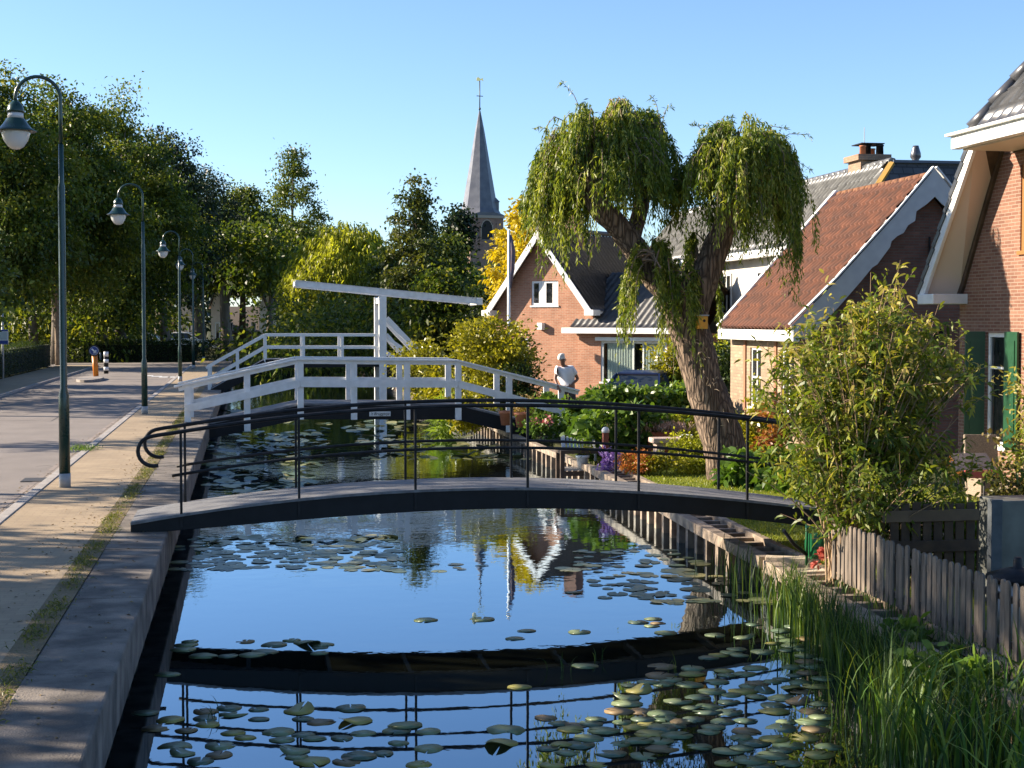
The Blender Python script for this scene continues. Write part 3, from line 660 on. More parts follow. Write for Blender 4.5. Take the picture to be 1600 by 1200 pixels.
def drawbridge():
    Y0, W = 53.8, 1.9; Y1 = Y0+W
    q = thing('white_drawbridge', 'small white wooden drawbridge with a tilted balance beam on a tall post', 'drawbridge', (4.5, Y0+W/2, WZ))
    top = [atY(*p, Y0) for p in ((322, 575), (415, 523.5), (594, 523.5), (604, 527), (700, 592))]
    mid = [atY(*p, Y0) for p in ((329, 592), (415, 543), (594, 543), (604, 550), (690, 606))]
    dk = [atY(*p, Y0) for p in ((327, 612), (415, 563), (594, 561), (690, 625))]
    for y in (Y0, Y1):
        for a, b in zip(top[:-1], top[1:]): MB().bar((a.x, y, a.z), (b.x, y, b.z), .10, .09).build('handrail', WHITE, q)
        for a, b in zip(mid[:-1], mid[1:]): MB().bar((a.x, y, a.z), (b.x, y, b.z), .05, .09).build('middle_rail', WHITE, q)
        for p in (327, 371, 415, 474.5, 535, 640, 672):
            x = atY(p, 600, Y0).x; z1 = float(np.interp(x, [t.x for t in top], [t.z for t in top])); z0 = float(np.interp(x, [t.x for t in dk], [t.z for t in dk]))
            MB().box((x-.05, y-.04, z0-.12), (x+.05, y+.04, z1-.046)).build('post', WHITE, q)
        for a, b in zip(dk[:-1], dk[1:]): MB().bar((a.x, y, a.z-.12), (b.x, y, b.z-.12), .12, .3).build('girder', TAR, q)
    for a, b in zip(dk[:-1], dk[1:]): MB().bar((a.x, (Y0+Y1)/2, a.z), (b.x, (Y0+Y1)/2, b.z), W-.13, .06).build('deck', DECK, q)
    xm = atY(598, 600, Y0).x; zt = atY(598, 463, Y0).z
    a = atY(461, 443, Y0); b = atY(748, 471, Y0); 
    for k, y in enumerate((Y0-.02, Y1+.02)):
        MB().box((xm-.13, y-.12, -1.6), (xm+.13, y+.12, zt)).build('portal_post', WHITE, q, bev=.015)
        MB().bar((a.x, y, a.z), (b.x, y, b.z), .16, .2).build('balance_beam', WHITE2, q, bev=.01)
        MB().bar((a.x, y, a.z+.112), (b.x, y, b.z+.112), .2, .02).build('beam_cap', WHITE, q)
        s0 = atY(604, 497, Y0); s1 = atY(693, 590, Y0); MB().bar((s0.x, y, s0.z), (s1.x, y, s1.z), .12, .17).build('strut', WHITE, q, bev=.008)
        s0 = atY(604, 522, Y0); s1 = atY(672, 600, Y0); MB().bar((s0.x, y, s0.z), (s1.x, y, s1.z), .1, .10).build('strut', WHITE, q)
    MB().box((xm-.11, Y0+.1, zt-.25), (xm+.11, Y1-.1, zt-.05)).build('portal_head', WHITE, q, bev=.01)
    MB().bar((b.x+.02, Y0-.14, b.z), (b.x+.02, Y1+.14, b.z), .2, .25).build('counterweight_beam', WHITE, q, bev=.015)
    MB().bar((a.x+.05, Y0-.1, a.z), (a.x+.05, Y1+.1, a.z), .12, .14).build('tip_beam', WHITE, q)
drawbridge()
# mooring skiff under the bridges' far side is not readable in the photograph and is left out
# =================================================================== STREET LAMPS
def make_lamp():
    q = thing('street_lamp', '', 'street lamp', (0, 0, 0))
    MB().lathe([(.082, 0), (.082, .20)], n=20).build('foot_sleeve', ZINC, q, world=False)
    MB().lathe([(.078, .20), (.074, 1.32), (.05, 1.42), (.048, 4.30), (.036, 4.36), (.034, 4.9)], n=20).build('pole', GREENP, q, world=False)
    r = .305; pts = [(0, 0, 4.88), (0, 0, 5.3)]
    pts += [(-r+r*math.cos(R(a)), 0, 5.54+r*1.0*math.sin(R(a))) for a in range(0, 181, 12)] + [(-2*r, 0, 5.47)]
    MB().tube(pts, .026, 10).build('swan_neck', GREENP, q, world=False)
    c = (-2*r, 0, 0)
    hd = MB().lathe([(.0, 5.50), (.03, 5.50), (.06, 5.475), (.10, 5.43), (.118, 5.36), (.12, 5.33), (.0, 5.33)], c, 24).build('lamp_cap', GREENP, q, world=False)
    MB().lathe([(.105, 5.329), (.112, 5.25)], c, 24).build('lamp_collar', M('lamp_collar_white', (.6, .6, .6), .4), q, world=False)
    sh = MB().lathe([(.115, 5.25), (.13, 5.235), (.17, 5.17), (.22, 5.11), (.285, 5.075), (.285, 5.065), (.21, 5.09), (.12, 5.2)], c, 28).build('lamp_shade', GREENP, q, world=False)
    MB().lathe([(.20, 5.085), (.195, 5.03), (.165, 4.93), (.11, 4.85), (.05, 4.815), (.0, 4.81)], c, 24).build('globe', OPAL, q, world=False)
    return q
lamp = make_lamp()
lp = [(22.0, 98, 'nearest and tallest green street lamp, beside the quay wall'), (39.2, 224, 'second green street lamp from the viewer, by the white footbridge'), (60, 276, 'third green street lamp, its head over the kerb before the drawbridge'),
      (75, 304, 'fourth green street lamp along the quay, by the left end of the drawbridge'), (92, 326, 'fifth street lamp, small and dark behind the drawbridge railing'), (135, 416, 'farthest street lamp, tiny against the dark trees above the drawbridge railing')]
for i, (D, px, lab) in enumerate(lp):
    o = lamp if i == 0 else copy_tree(lamp)
    xc = (px-800)/FPX*D; o.location = (-2.6, D/math.cos(TH)+2.6*math.tan(TH)*1.0, 0)
    if i == 5: o.location = (D*math.sin(TH)+xc*math.cos(TH), D*math.cos(TH)-xc*math.sin(TH), -.15)
   
    tag(o, lab, 'street lamp', 'green swan-neck lamps along the quay'); o.rotation_euler = (0, 0, R([4, -3, 2, -2, 0, 3][i]))
# small bracket on the near lamp
# =================================================================== ROAD FURNITURE
def road_things():
    # bus stop post at the left edge
    c = atz(5, 592, 0); 
    q = thing('bus_stop_post', 'grey bus stop post with a blue and white timetable panel at the left edge', 'bus stop', (c.x, c.y, 0))
    zt = at(5, 485, 62.6).z
    MB().tube([(c.x, c.y, 0), (c.x, c.y, zt)], .045, 8).build('post', ZINC, q)
    blue = M('sign_blue', (.02, .05, .22), .4); y = c.y-.06
    def rc(n_, x0, y0, x1, y1, m, dy=0):
        a = at(x0, y1, 62.6); b = at(x1, y0, 62.6); MB().box((a.x, y-.03-dy, a.z), (b.x, y-dy, b.z)).build(n_, m, q)
    rc('panel', -8, 515, 13, 538, M('panel_white', (.55, .58, .62), .5)); rc('panel_band', -7.5, 532, 12.5, 537.5, blue, .012); rc('panel_band', -7.5, 515.5, 12.5, 517.5, blue, .012)
    rc('timetable', -5, 519, 11, 530.5, M('timetable_grey', (.35, .42, .42), .5), .012); rc('stop_flag', -14, 485, 4, 492, blue)
    # traffic island, post with blue round sign, striped bollard
    a = atz(122, 592, -.06); b = atz(176, 584, -.06)
    mb = MB(); yc = (a.y+b.y)/2; pts = []
    for i in range(20):
        t = 6.283*i/20; pts.append((-6.35+.5*math.cos(t), 64.8+2.4*math.sin(t), -.06))
    mb.poly(pts, (0, 0, .10)); tag(mb.build('traffic_island', M('island_kerb', (.20, .18, .165), .9, (.30, .27, .25), 6), loc=(-6.35, 64.5, -.06)), 'low grey kerbed traffic island on the road at left', 'traffic island')
    c = at(150, 583, 64); c.z = .06
    q = thing('keep_right_post', 'orange post with round blue sign on the traffic island', 'traffic sign', (c.x, c.y, .06))
    org = M('signal_orange', (.62, .20, .01), .45, (.5, .15, .01), 4)
    zt = at(150, 556, 64).z; MB().tube([(c.x, c.y, .06), (c.x-.05, c.y, zt)], [.11, .12], 10).build('post', org, q)
    s = at(147, 548, 63.9); prof = [(0, 0), (.20, 0), (.205, .02), (.2, .04), (0, .04)]
    def disc(name, r, yo, m, cx=s):
        mb = MB(); pts = [(cx.x+r*math.cos(6.283*i/24), cx.y-yo, cx.z+r*math.sin(6.283*i/24)) for i in range(24)]
        mb.poly(pts, (0, .012, 0)); return mb.build(name, m, q)
    disc('sign_board', .24, 0, M('sign_black', (.01, .01, .012), .6)); disc('sign_face', .18, .014, M('sign_rim_white', (.5, .55, .6), .5)); disc('sign_face', .165, .028, blue)
    mb = MB(); mb.bar((s.x-.09, s.y-.036, s.z+.08), (s.x+.06, s.y-.036, s.z-.07), .01, .06, (0, 0, 1)); mb.bar((s.x-.03, s.y-.036, s.z-.085), (s.x+.1, s.y-.036, s.z-.085), .01, .04)
    mb.bar((s.x+.075, s.y-.036, s.z-.09), (s.x+.075, s.y-.036, s.z+.03), .01, .04, (1, 0, 0)); mb.build('arrow', M('sign_white', (.6, .65, .7), .5), q)
    for px, pb, pt, D, lab, gr in ((166, 583, 548.5, 67, 'black and white banded bollard on the traffic island', 0), (157, 566, 551, 92, 'thin pale marker post behind the traffic island', 1)):
        c = at(px, pb, D); c.z = 0 if gr else .06; zt = at(px, pt, D).z
        q = thing('bollard', lab, 'bollard', c); r = .05 if gr else .1
        H = zt-c.z
        if gr: MB().lathe([(r, 0), (r, H*.96), (r*.5, H)], c, 10).build('shaft', ZINC, q)
        else:
            MB().lathe([(r, 0), (r, H*.97), (r*.6, H)], c, 14).build('shaft', BLACKP, q)
            for z0, z1 in ((.14, .3), (.48, .64), (.76, .97)): MB().lathe([(r+.004, H*z0), (r+.004, H*z1)], c, 14).build('white_band', WHITE, q)
road_things()
# =================================================================== BUILDINGS
SLATE = M('anthracite_tile', (.018, .019, .022), .5, (.042, .042, .046), 3, .15, 60, spec=.55)
GREYT = M('grey_glazed_tile', (.085, .085, .085), .35, (.16, .16, .155), 3, .15, 60, spec=.6)
REDT = M('weathered_red_tile', (.05, .019, .012), .88, (.15, .055, .030), 4, .4, 50, lo=.3, hi=.7)
DTILE = M('dark_glazed_tile', (.035, .037, .042), .3, (.07, .07, .075), 3, .1, 60, spec=.6)
BR1 = brick('orange_brick', (.33, .135, .075), (.42, .195, .115), (.38, .26, .18), bh=.062, ms=.009)
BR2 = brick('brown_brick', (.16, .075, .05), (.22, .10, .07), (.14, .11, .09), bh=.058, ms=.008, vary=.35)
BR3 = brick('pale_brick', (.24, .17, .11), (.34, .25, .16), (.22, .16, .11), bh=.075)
BR4 = brick('rose_brick', (.16, .065, .040), (.235, .115, .073), (.26, .19, .14), bh=.056, ms=.008, vary=.2)
PLAS = M('white_plaster', (.50, .47, .42), .8, (.42, .39, .34), 2, .2, 60)
GLASSD = M('dark_window_glass', (.012, .014, .016), .04, spec=.8)
GLASS = glass('window_glass')
INT = M('dark_interior', (.02, .018, .016), .8)
CURT = M('white_curtain', (.72, .70, .66), .8)
def tiles(name, p0, u, v, W, Lh, mat, parent, period=.24, course=.34, amp=.028, step=.022, keep=None, world=True, thick=.05):
    """pantile field: p0 eave corner, u along the eave, v up the slope"""
    p0 = np.array(p0, float); u = np.array(Vector(u).normalized()); v = np.array(Vector(v).normalized()); nrm = np.cross(u, v)
    if nrm[2] < 0: nrm = -nrm
    nc = max(2, int(W/period*6)); nr = int(math.ceil(Lh/course)); xs = np.linspace(0, W, nc+1)
    h = amp*np.clip(.5+.62*np.cos(2*np.pi*xs/period)+.2*np.sin(2*np.pi*xs/period), 0, 1.1)
    rows = []; hs = []
    for k in range(nr):
        rows += [k*course, min(Lh, (k+1)*course)]; hs += [step, 0]
    rows = np.array(rows); hs = np.array(hs); rr = np.random.default_rng(int(W*100))
    wob = rr.normal(size=(len(rows), nc+1))*.0015
    G = p0[None, None]+rows[:, None, None]*v+xs[None, :, None]*u+(h[None, :, None]+hs[:, None, None]+wob[:, :, None]+.01)*nrm
    V = G.reshape(-1, 3); m = nc+1; r_, c_ = np.meshgrid(np.arange(len(rows)-1), np.arange(nc), indexing='ij')
    a = (r_*m+c_).ravel(); uu = xs[c_.ravel()]+.5*W/nc; vv = rows[r_.ravel()]
    if keep is not None:
        kk = np.array([keep(x, y) for x, y in zip(uu, vv)]); a = a[kk]
    L_ = np.stack([a, a+1, a+m+1, a+m], 1)
    me = npmesh(name, V, L_, np.full(len(a), 4))
    o = link(name, me, mat, parent, world=world)
    if keep is None:
        mb = MB(); U = Vector(u); VV = Vector(v); N = Vector(nrm); P = Vector(p0)-N*.012
        mb.poly([P, P+U*W, P+U*W+VV*Lh, P+VV*Lh], -N*thick); mb.build('roof_board', WOODD, parent, world=world)
    return o
def win(parent, plane, a0, a1, z0, z1, depth=.08, fw=.06, mull=(), bars=(), sill=True, mat=None, gl=None, world=True, name='window'):
    """plane(a, z, d) -> point; d>0 goes into the wall"""
    mat = mat or WHITE; o = None
    def b(mb, A0, A1, Z0, Z1, d0, d1):
        P = [plane(A, Z, d) for A, Z in ((A0, Z0), (A1, Z0), (A1, Z1), (A0, Z1)) for d in (d0,)]; t = plane(A0, Z0, d1)-plane(A0, Z0, d0); mb.poly(P, t)
    mb = MB()
    b(mb, a0, a0+fw, z0, z1, depth-.03, depth+.03); b(mb, a1-fw, a1, z0, z1, depth-.03, depth+.03)
    b(mb, a0+fw, a1-fw, z0, z0+fw, depth-.03, depth+.03); b(mb, a0+fw, a1-fw, z1-fw, z1, depth-.03, depth+.03)
    for x in mull: b(mb, x-fw*.5, x+fw*.5, z0+fw, z1-fw, depth-.028, depth+.028)
    for z in bars: b(mb, a0+fw, a1-fw, z-.02, z+.02, depth-.026, depth+.026)
    o = mb.build(name, mat, parent, world=world)
    mb = MB(); b(mb, a0+fw*.5, a1-fw*.5, z0+fw*.5, z1-fw*.5, depth+.0, depth+.006); mb.build('pane', gl or GLASSD, o, world=world)
    if sill:
        mb = MB(); b(mb, a0-.04, a1+.04, z0-.06, z0, -.04, depth); mb.build('sill', mat, o, world=world)
    return o
def gable_house():
    D = 57.; xc = 48/FPX*D; loc = Vector((D*math.sin(TH)+xc*math.cos(TH), D*math.cos(TH)-xc*math.sin(TH), -.5))
    q = thing('brick_gable_house', 'orange brick house with a white edged pointed gable and a low tiled wing', 'house', loc, R(-45))
    k = D/55.; hw = 2.12*k
    def Z(z): return (z-2.4)*k+2.4+.5
    zA, zE = Z(5.50), Z(2.87)
    pl = lambda a, z, d: Vector((a, d, z))
    s0, s1, z0, z1 = -.5*k, .66*k, Z(2.92), Z(3.8)
    out = [(-hw, 0, 0), (hw, 0, 0), (hw, 0, zE), (0, 0, zA), (-hw, 0, zE)]
    h1 = [(s0, 0, z0), (s1, 0, z0), (s1, 0, z1), (s0, 0, z1)]
    h2 = [(-1.15*k, 0, Z(1.1)), (-.62*k, 0, Z(1.1)), (-.62*k, 0, Z(1.75)), (-1.15*k, 0, Z(1.75))]
    MB().poly(out, (0, .25, 0), [h1, h2]).build('front_wall', BR1, q, world=False)
    mb = MB(); mb.box((-hw, .25, 0), (-hw+.25, 5.4, zE)); mb.box((hw-.25, .25, 0), (hw, 5.4, zE)); mb.build('side_wall', BR1, q, world=False)
    MB().poly([(x, 5.4, z) for x, _, z in out], (0, -.25, 0)).build('rear_wall', BR1, q, world=False)
    MB().box((-hw+.3, .3, .02), (hw-.3, 5.1, zE)).build('interior', INT, q, world=False)
    win(q, pl, s0, s1, z0, z1, .07, .085, mull=((s0+s1)/2,), world=False)
    # half drawn white blinds
    w2 = win(q, pl, -1.15*k, -.62*k, Z(1.1), Z(1.75), .07, .06, world=False)
    mb = MB(); mm = (s0+s1)/2
    for a, b in ((s0+.30*k, mm-.04), (mm+.30*k, s1-.08)): mb.box((a, .055, z0+.09), (b, .069, z1-.08))
    mb.build('blind', CURT, q, world=False)
    sl = math.atan2(zA-zE, hw); Lr = math.hypot(zA-zE, hw)+.35
    for sg in (-1, 1):
        pe = Vector((sg*(hw+.2), -.35, zE-.2*math.tan(sl)+.06)); up = Vector((-sg*math.cos(sl), 0, math.sin(sl)))
        L_ = (hw+.2)/math.cos(sl)
        tiles('roof', pe, (0, 1, 0), up, 6.0, L_, SLATE, q, world=False)
        nrm = Vector((sg*math.sin(sl), 0, math.cos(sl))); a = pe-nrm*.10+Vector((0, -.02, 0)); b = a+up*(L_+.02)
        MB().bar(a, b, .05, .22, nrm).build('bargeboard', WHITE, q, world=False, bev=.006)
        MB().box((min(sg*(hw-.10), sg*(hw+.30)), -.45, zE-.33), (max(sg*(hw-.10), sg*(hw+.30)), .02, zE-.12)).build('gutter_box', WHITE, q, world=False, bev=.01)
        MB().bar((sg*(hw+.12), .02, zE-.2), (sg*(hw+.12), 5.6, zE-.2), .14, .12).build('gutter', WHITE, q, world=False)
    MB().tube([(0, -.35, zA+.17), (0, 5.65, zA+.17)], .09, 8).build('ridge', SLATE, q, world=False)
    # wing
    x0, x1 = 1.5*k, 5.5*k; ze = Z(1.93); wa, wb, wz0, wz1 = 2.48*k, 5.11*k, Z(.25), Z(1.68)
    def wy(a, z, d): return Vector((a, -.06+d, z))
    MB().poly([(x0, -.06, 0), (x1, -.06, 0), (x1, -.06, ze), (x0, -.06, ze)], (0, .2, 0), [[(wa, -.06, wz0), (wb, -.06, wz0), (wb, -.06, wz1), (wa, -.06, wz1)]]).build('wing_wall', BR1, q, world=False)
    MB().box((x1-.2, .14, 0), (x1, 5, ze)).build('wing_wall', BR1, q, world=False)
    ww = win(q, wy, wa, wb, wz0, wz1, .06, .09, mull=(), gl=GLASS, world=False)
    mb = MB(); mb.box((wa+.05, .25, wz0), (wb-.05, .3, wz1)); mb.build('interior', INT, ww, world=False)
    mb = MB()
    for a, b in ((wa+.22, wa+1.32), (wb-.95, wb-.12)):
        n_ = int((b-a)/.02); V = []
        for i in range(n_+1):
            x = a+(b-a)*i/n_; y = .045+.022*math.sin(i*1.15); V += [(x, y, wz0+.09), (x, y, wz1-.1)]
        mb.add(V, [(2*i, 2*i+2, 2*i+3, 2*i+1) for i in range(n_)], True)
    mb.build('curtain', CURT, ww, world=False)
    mb = MB(); mb.box((wa+1.30, .0, wz0+.09), (wa+1.36, .06, wz1-.09)); mb.box((wb-1.02, .0, wz0+.09), (wb-.96, .06, wz1-.09)); mb.build('mullion', WHITE, ww, world=False)
    MB().box((wa-.15, -.22, wz1+.0), (wb+.1, -.062, wz1+.13)).build('awning_box', WHITE, q, world=False, bev=.01)
    MB().box((x0-.4, -.50, ze-.0), (x1+.15, -.28, ze+.21)).build('gutter', WHITE, q, world=False, bev=.01)
    MB().box((x0-.2, -.28, ze+.02), (x1+.1, -.062, ze+.06)).build('soffit', WHITE2, q, world=False)
    rise = Z(4.1)-ze-.18; run = 2.85*k; up = Vector((0, run, rise)); tiles('roof', (x0-.08, -.42, ze+.19), (1, 0, 0), up, x1-x0+.2, up.length, SLATE, q, period=.26, world=False)
    up2 = Vector((0, -run, rise)); tiles('roof', (x0-.08, -.42+2*run, ze+.19), (1, 0, 0), up2, x1-x0+.2, up.length, SLATE, q, period=.26, world=False)
    MB().tube([(hw, -.42+run, ze+.24+rise), (x1+.12, -.42+run, ze+.24+rise)], .09, 8).build('ridge', SLATE, q, world=False)
    c = MB(); c.box((-.1, 1.6, zA-.5), (.45, 2.1, Z(6.25))); c.box((-.15, 1.55, Z(6.25)), (.5, 2.15, Z(6.38))); c.build('chimney', BR2, q, world=False)
    mb = MB(); mb.box((-.13, -.2, Z(2.05)), (.10, -.002, Z(2.3))); mb.build('wall_lamp', WHITE, q, world=False, bev=.01)
gable_house()
def red_house():
    xe, xr, xw = 11.0, 13.85, 16.7; Yn, Yf = 29.75, 34.8
    q = thing('red_roofed_house', 'small house with a worn red tiled roof, pale side wall and shaded brown gable', 'house', (13.85, 32, -.42))
    ze, zr = 2.17, 5.33; up = Vector((xr-xe, 0, zr-ze)); L_ = up.length
    wx = 11.22; pl = lambda a, z, d: Vector((wx+d, a, z))
    def wY(px): return atX(px, 560, wx).y
    wins = []
    for a, b in ((1172, 1189), (1221, 1241)):
        y1, y0 = wY(a), wY(b); wins.append((y0, y1, .45, 1.78))
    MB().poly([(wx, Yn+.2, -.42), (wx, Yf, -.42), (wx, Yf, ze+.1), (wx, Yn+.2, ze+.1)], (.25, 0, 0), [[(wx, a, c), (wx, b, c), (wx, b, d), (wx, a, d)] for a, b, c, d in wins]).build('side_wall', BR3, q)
    for a, b, c, d in wins: win(q, pl, a, b, c, d, .07, .05, mull=((a+b)/2,), bars=((c+d)/2,))
    MB().box((wx+.3, Yn+.4, -.4), (16.2, Yf-.3, ze)).build('interior', INT, q)
    for px in (1165, 1213):
        y = wY(px); MB().box((wx-.035, y-.07, -.4), (wx-.002, y+.07, ze-.08)).build('pilaster', M('red_brown_trim', (.28, .13, .07), .7), q)
    MB().box((wx-.05, Yn+.21, ze-.16), (wx-.003, Yf, ze-.02)).build('wall_plate', M('brown_trim', (.15, .07, .045), .7), q)
    for y, t in ((Yn+.2, .25), (Yf-.26, .25)):
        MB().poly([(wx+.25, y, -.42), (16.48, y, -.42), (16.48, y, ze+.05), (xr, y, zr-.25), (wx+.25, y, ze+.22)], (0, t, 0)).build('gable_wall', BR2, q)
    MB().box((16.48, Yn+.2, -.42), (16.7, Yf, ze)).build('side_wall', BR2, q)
    tiles('roof', (xe, Yn+.02, ze), (0, 1, 0), up, Yf-Yn-.1, L_, REDT, q, period=.235, course=.33, amp=.085, step=.05)
    up2 = Vector((xr-xw, 0, zr-ze)); tiles('roof', (xw, Yn+.02, ze), (0, 1, 0), up2, Yf-Yn-.1, L_, REDT, q, period=.235, course=.33, amp=.04)
    rg = random.Random(2)
    for i in range(14): MB().tube([(xr, Yn+.05+i*.355, zr+.02), (xr, Yn+.05+i*.355+.36, zr+.035)], [.10, .085], 8).build('ridge_tile', M('lichen_ridge', (.20, .085, .028), .85, (.11, .042, .02), 9) if i == 0 else bpy.data.materials['lichen_ridge'], q)
    MB().box((xe-.1, Yn-.02, ze-.21), (xe+.04, Yf-.02, ze+.02)).build('gutter', WHITE, q, bev=.008)
    MB().box((xe+.04, Yn+.02, ze-.03), (wx, Yf-.04, ze-.005)).build('soffit', WHITE2, q)
    n = Vector((-up.z, 0, up.x)).normalized()
    a = Vector((xe, Yf, ze))+n*.06; MB().bar(a, a+up*1.015, .16, .2, n).build('far_coping', WHITE, q, bev=.01)
    # scalloped bargeboard, traced on the plane of the gable and built as a thick board
    o_ = [(1236, 510), (1309, 437), (1400, 336), (1461, 263.5)]
    i_ = [(1461, 307), (1448, 319), (1432, 330), (1430, 345), (1419, 352), (1412, 364), (1402, 369), (1393, 377), (1391, 386), (1379, 402), (1371, 413), (1363, 418), (1345, 440), (1310, 480), (1262, 530), (1240, 530)]
    O = [atY(*p, Yn) for p in o_]; I = [atY(*p, Yn) for p in i_]; px = O[-1].x
    mir = lambda P: Vector((2*px-P.x, P.y, P.z))
    loop = O + [mir(p) for p in reversed(O[:-1])] + [mir(p) for p in reversed(I[1:])] + I
    MB().poly(loop, (0, .035, 0)).build('bargeboard', M('bargeboard_white', (.62, .62, .60), .5, (.55, .55, .54), 5), q)
    mb = MB()
    for A, B in zip(O[:-1], O[1:]): mb.bar(A+Vector((-.03, .02, .04)), B+Vector((-.03, .02, .04)), .11, .03)
    for A, B in zip(O[:-1], O[1:]): mb.bar(mir(A)+Vector((.03, .02, .04)), mir(B)+Vector((.03, .02, .04)), .11, .03)
    mb.build('verge_strip', WHITE2, q)
    mb = MB(); c = atY(1465, 521, Yn+.15); mb.tube([(c.x, Yn+.1, c.z), (c.x, Yn+.3, c.z)], .10, 14); mb.build('vent', BLACKP, q)
    c = atY(1453, 385, Yn+.15); MB().bar((c.x, Yn+.17, c.z-.2), (c.x, Yn+.17, c.z+.2), .03, .03, (1, 0, 0)).build('wall_anchor', BLACKP, q)
red_house()
def grey_house():
    Yn = 42.5; Yf = 66; xe, xr = 17.0, 18.85; ze, zr = 4.72, 7.05
    q = thing('grey_roofed_house', 'large white house with a steep grey tiled roof behind the red roofed one', 'house', (21, 54, -.42))
    MB().box((17.45, Yn+.4, -.42), (17.7, Yf, ze)).build('side_wall', PLAS, q); MB().box((17.7, Yn+.4, -.42), (25, Yn+.65, ze)).build('front_wall', PLAS, q)
    MB().box((17.7, Yf-.25, -.42), (25, Yf, ze)).build('rear_wall', PLAS, q); MB().box((24.8, Yn+.65, -.42), (25, Yf-.25, ze)).build('side_wall', PLAS, q)
    up = Vector((xr-xe, 0, zr-ze)); W = Yf-Yn; s = (xr-xe)/up.length
    tiles('roof', (xe, Yn, ze), (0, 1, 0), up, W, up.length, GREYT, q, period=.34, course=.38, amp=.12, step=.03, keep=lambda a, b: a > b*.25)
    # near slope in dark flat slates
    pts = [(xe+.25, Yn+.1, ze), (25.2, Yn+.1, ze), (25.2-1.8, Yn+.75, zr), (xr, Yn+.62, zr)]
    MB().poly(pts, (0, .06, .0)).build('roof_end', brick('flat_slates', (.04, .042, .05), (.06, .06, .07), (.015, .015, .02), .34, .21, .02, 'v', .8, .3, .5), q)
    MB().bar((xe+.1, Yn+.05, ze), (xr-.02, Yn+.6, zr), .16, .10, (-.6, -.6, .5)).build('hip_tile', M('sunlit_orange_verge', (.42, .22, .03), .8, (.3, .2, .06), 6), q)  # orange light on the verge is put into the tile colour
    MB().box((xr, Yn+.62, zr-.05), (25.2-1.8, Yf, zr+.02)).build('flat_roof', SLATE, q)
    rg = random.Random(1)
    for i in range(48):
        if Yn+.7+i*.48 < Yf: MB().tube([(xr, Yn+.62+i*.48, zr+.03), (xr, Yn+.62+i*.48+.49, zr+.055)], [.13, .11], 7).build('ridge_tile', GREYT, q)
    MB().bar((xr, Yn+.6, zr+.04), (25.2-1.8, Yn+.6, zr+.04), .16, .08).build('verge_flashing', M('lead', (.07, .09, .13), .5), q)
    MB().box((xe-.12, Yn-.1, ze-.22), (xe+.12, Yf, ze+.03)).build('gutter', WHITE, q, bev=.01)
    MB().box((xe+.12, Yn, ze-.15), (17.45, Yf, ze-.1)).build('soffit', WHITE2, q)
    pl = lambda a, z, d: Vector((17.45+d-.06, a, z))
    for a, b in ((46.5, 47.6), (50, 51.1), (54, 55.1), (58, 59.1)): win(q, pl, a, b, 2.6, 4.1, .04, .08, mull=((a+b)/2,))
    # chimney
    c = at(1357, 262, 49.5); x, y = xr+.25, 45.6
    ch = MB(); ch.box((x-.42, y-.5, zr-.4), (x+.42, y+.5, zr+.28)); ch.box((x-.54, y-.6, zr+.28), (x+.54, y+.6, zr+.46)); cho = ch.build('chimney', brick('buff_brick', (.26, .15, .09), (.33, .21, .13), (.2, .15, .11)), q)
    for dx, dy, r, h, m in ((-.3, -.35, .10, .28, TERRA), (.28, .3, .10, .27, TERRA), (-.05, -.02, .16, .34, BLACKP), (.28, -.3, .12, .32, BLACKP)):
        MB().lathe([(r, 0), (r*.92, h*.85), (r*1.1, h*.86), (r*1.05, h)], (x+dx, y+dy, zr+.46), 12).build('chimney_pot', m, cho)
    MB().box((x-.36, y-.4, zr+.80), (x+.4, y+.4, zr+.83)).build('cowl', BLACKP, cho)
    MB().tube([(x-.1, y, zr+.46), (x-.1, y, zr+1.35)], .012, 5).build('antenna', ZINC, q)
    MB().lathe([(.12, 0), (.14, .06), (.10, .14), (.16, .22), (.15, .34), (.10, .50), (.085, .56), (.0, .56)], (19.75, 43.5, zr+.0), 14).build('vent_pipe', M('lead_pipe', (.10, .10, .11), .35, metal=.6), q)
grey_house()
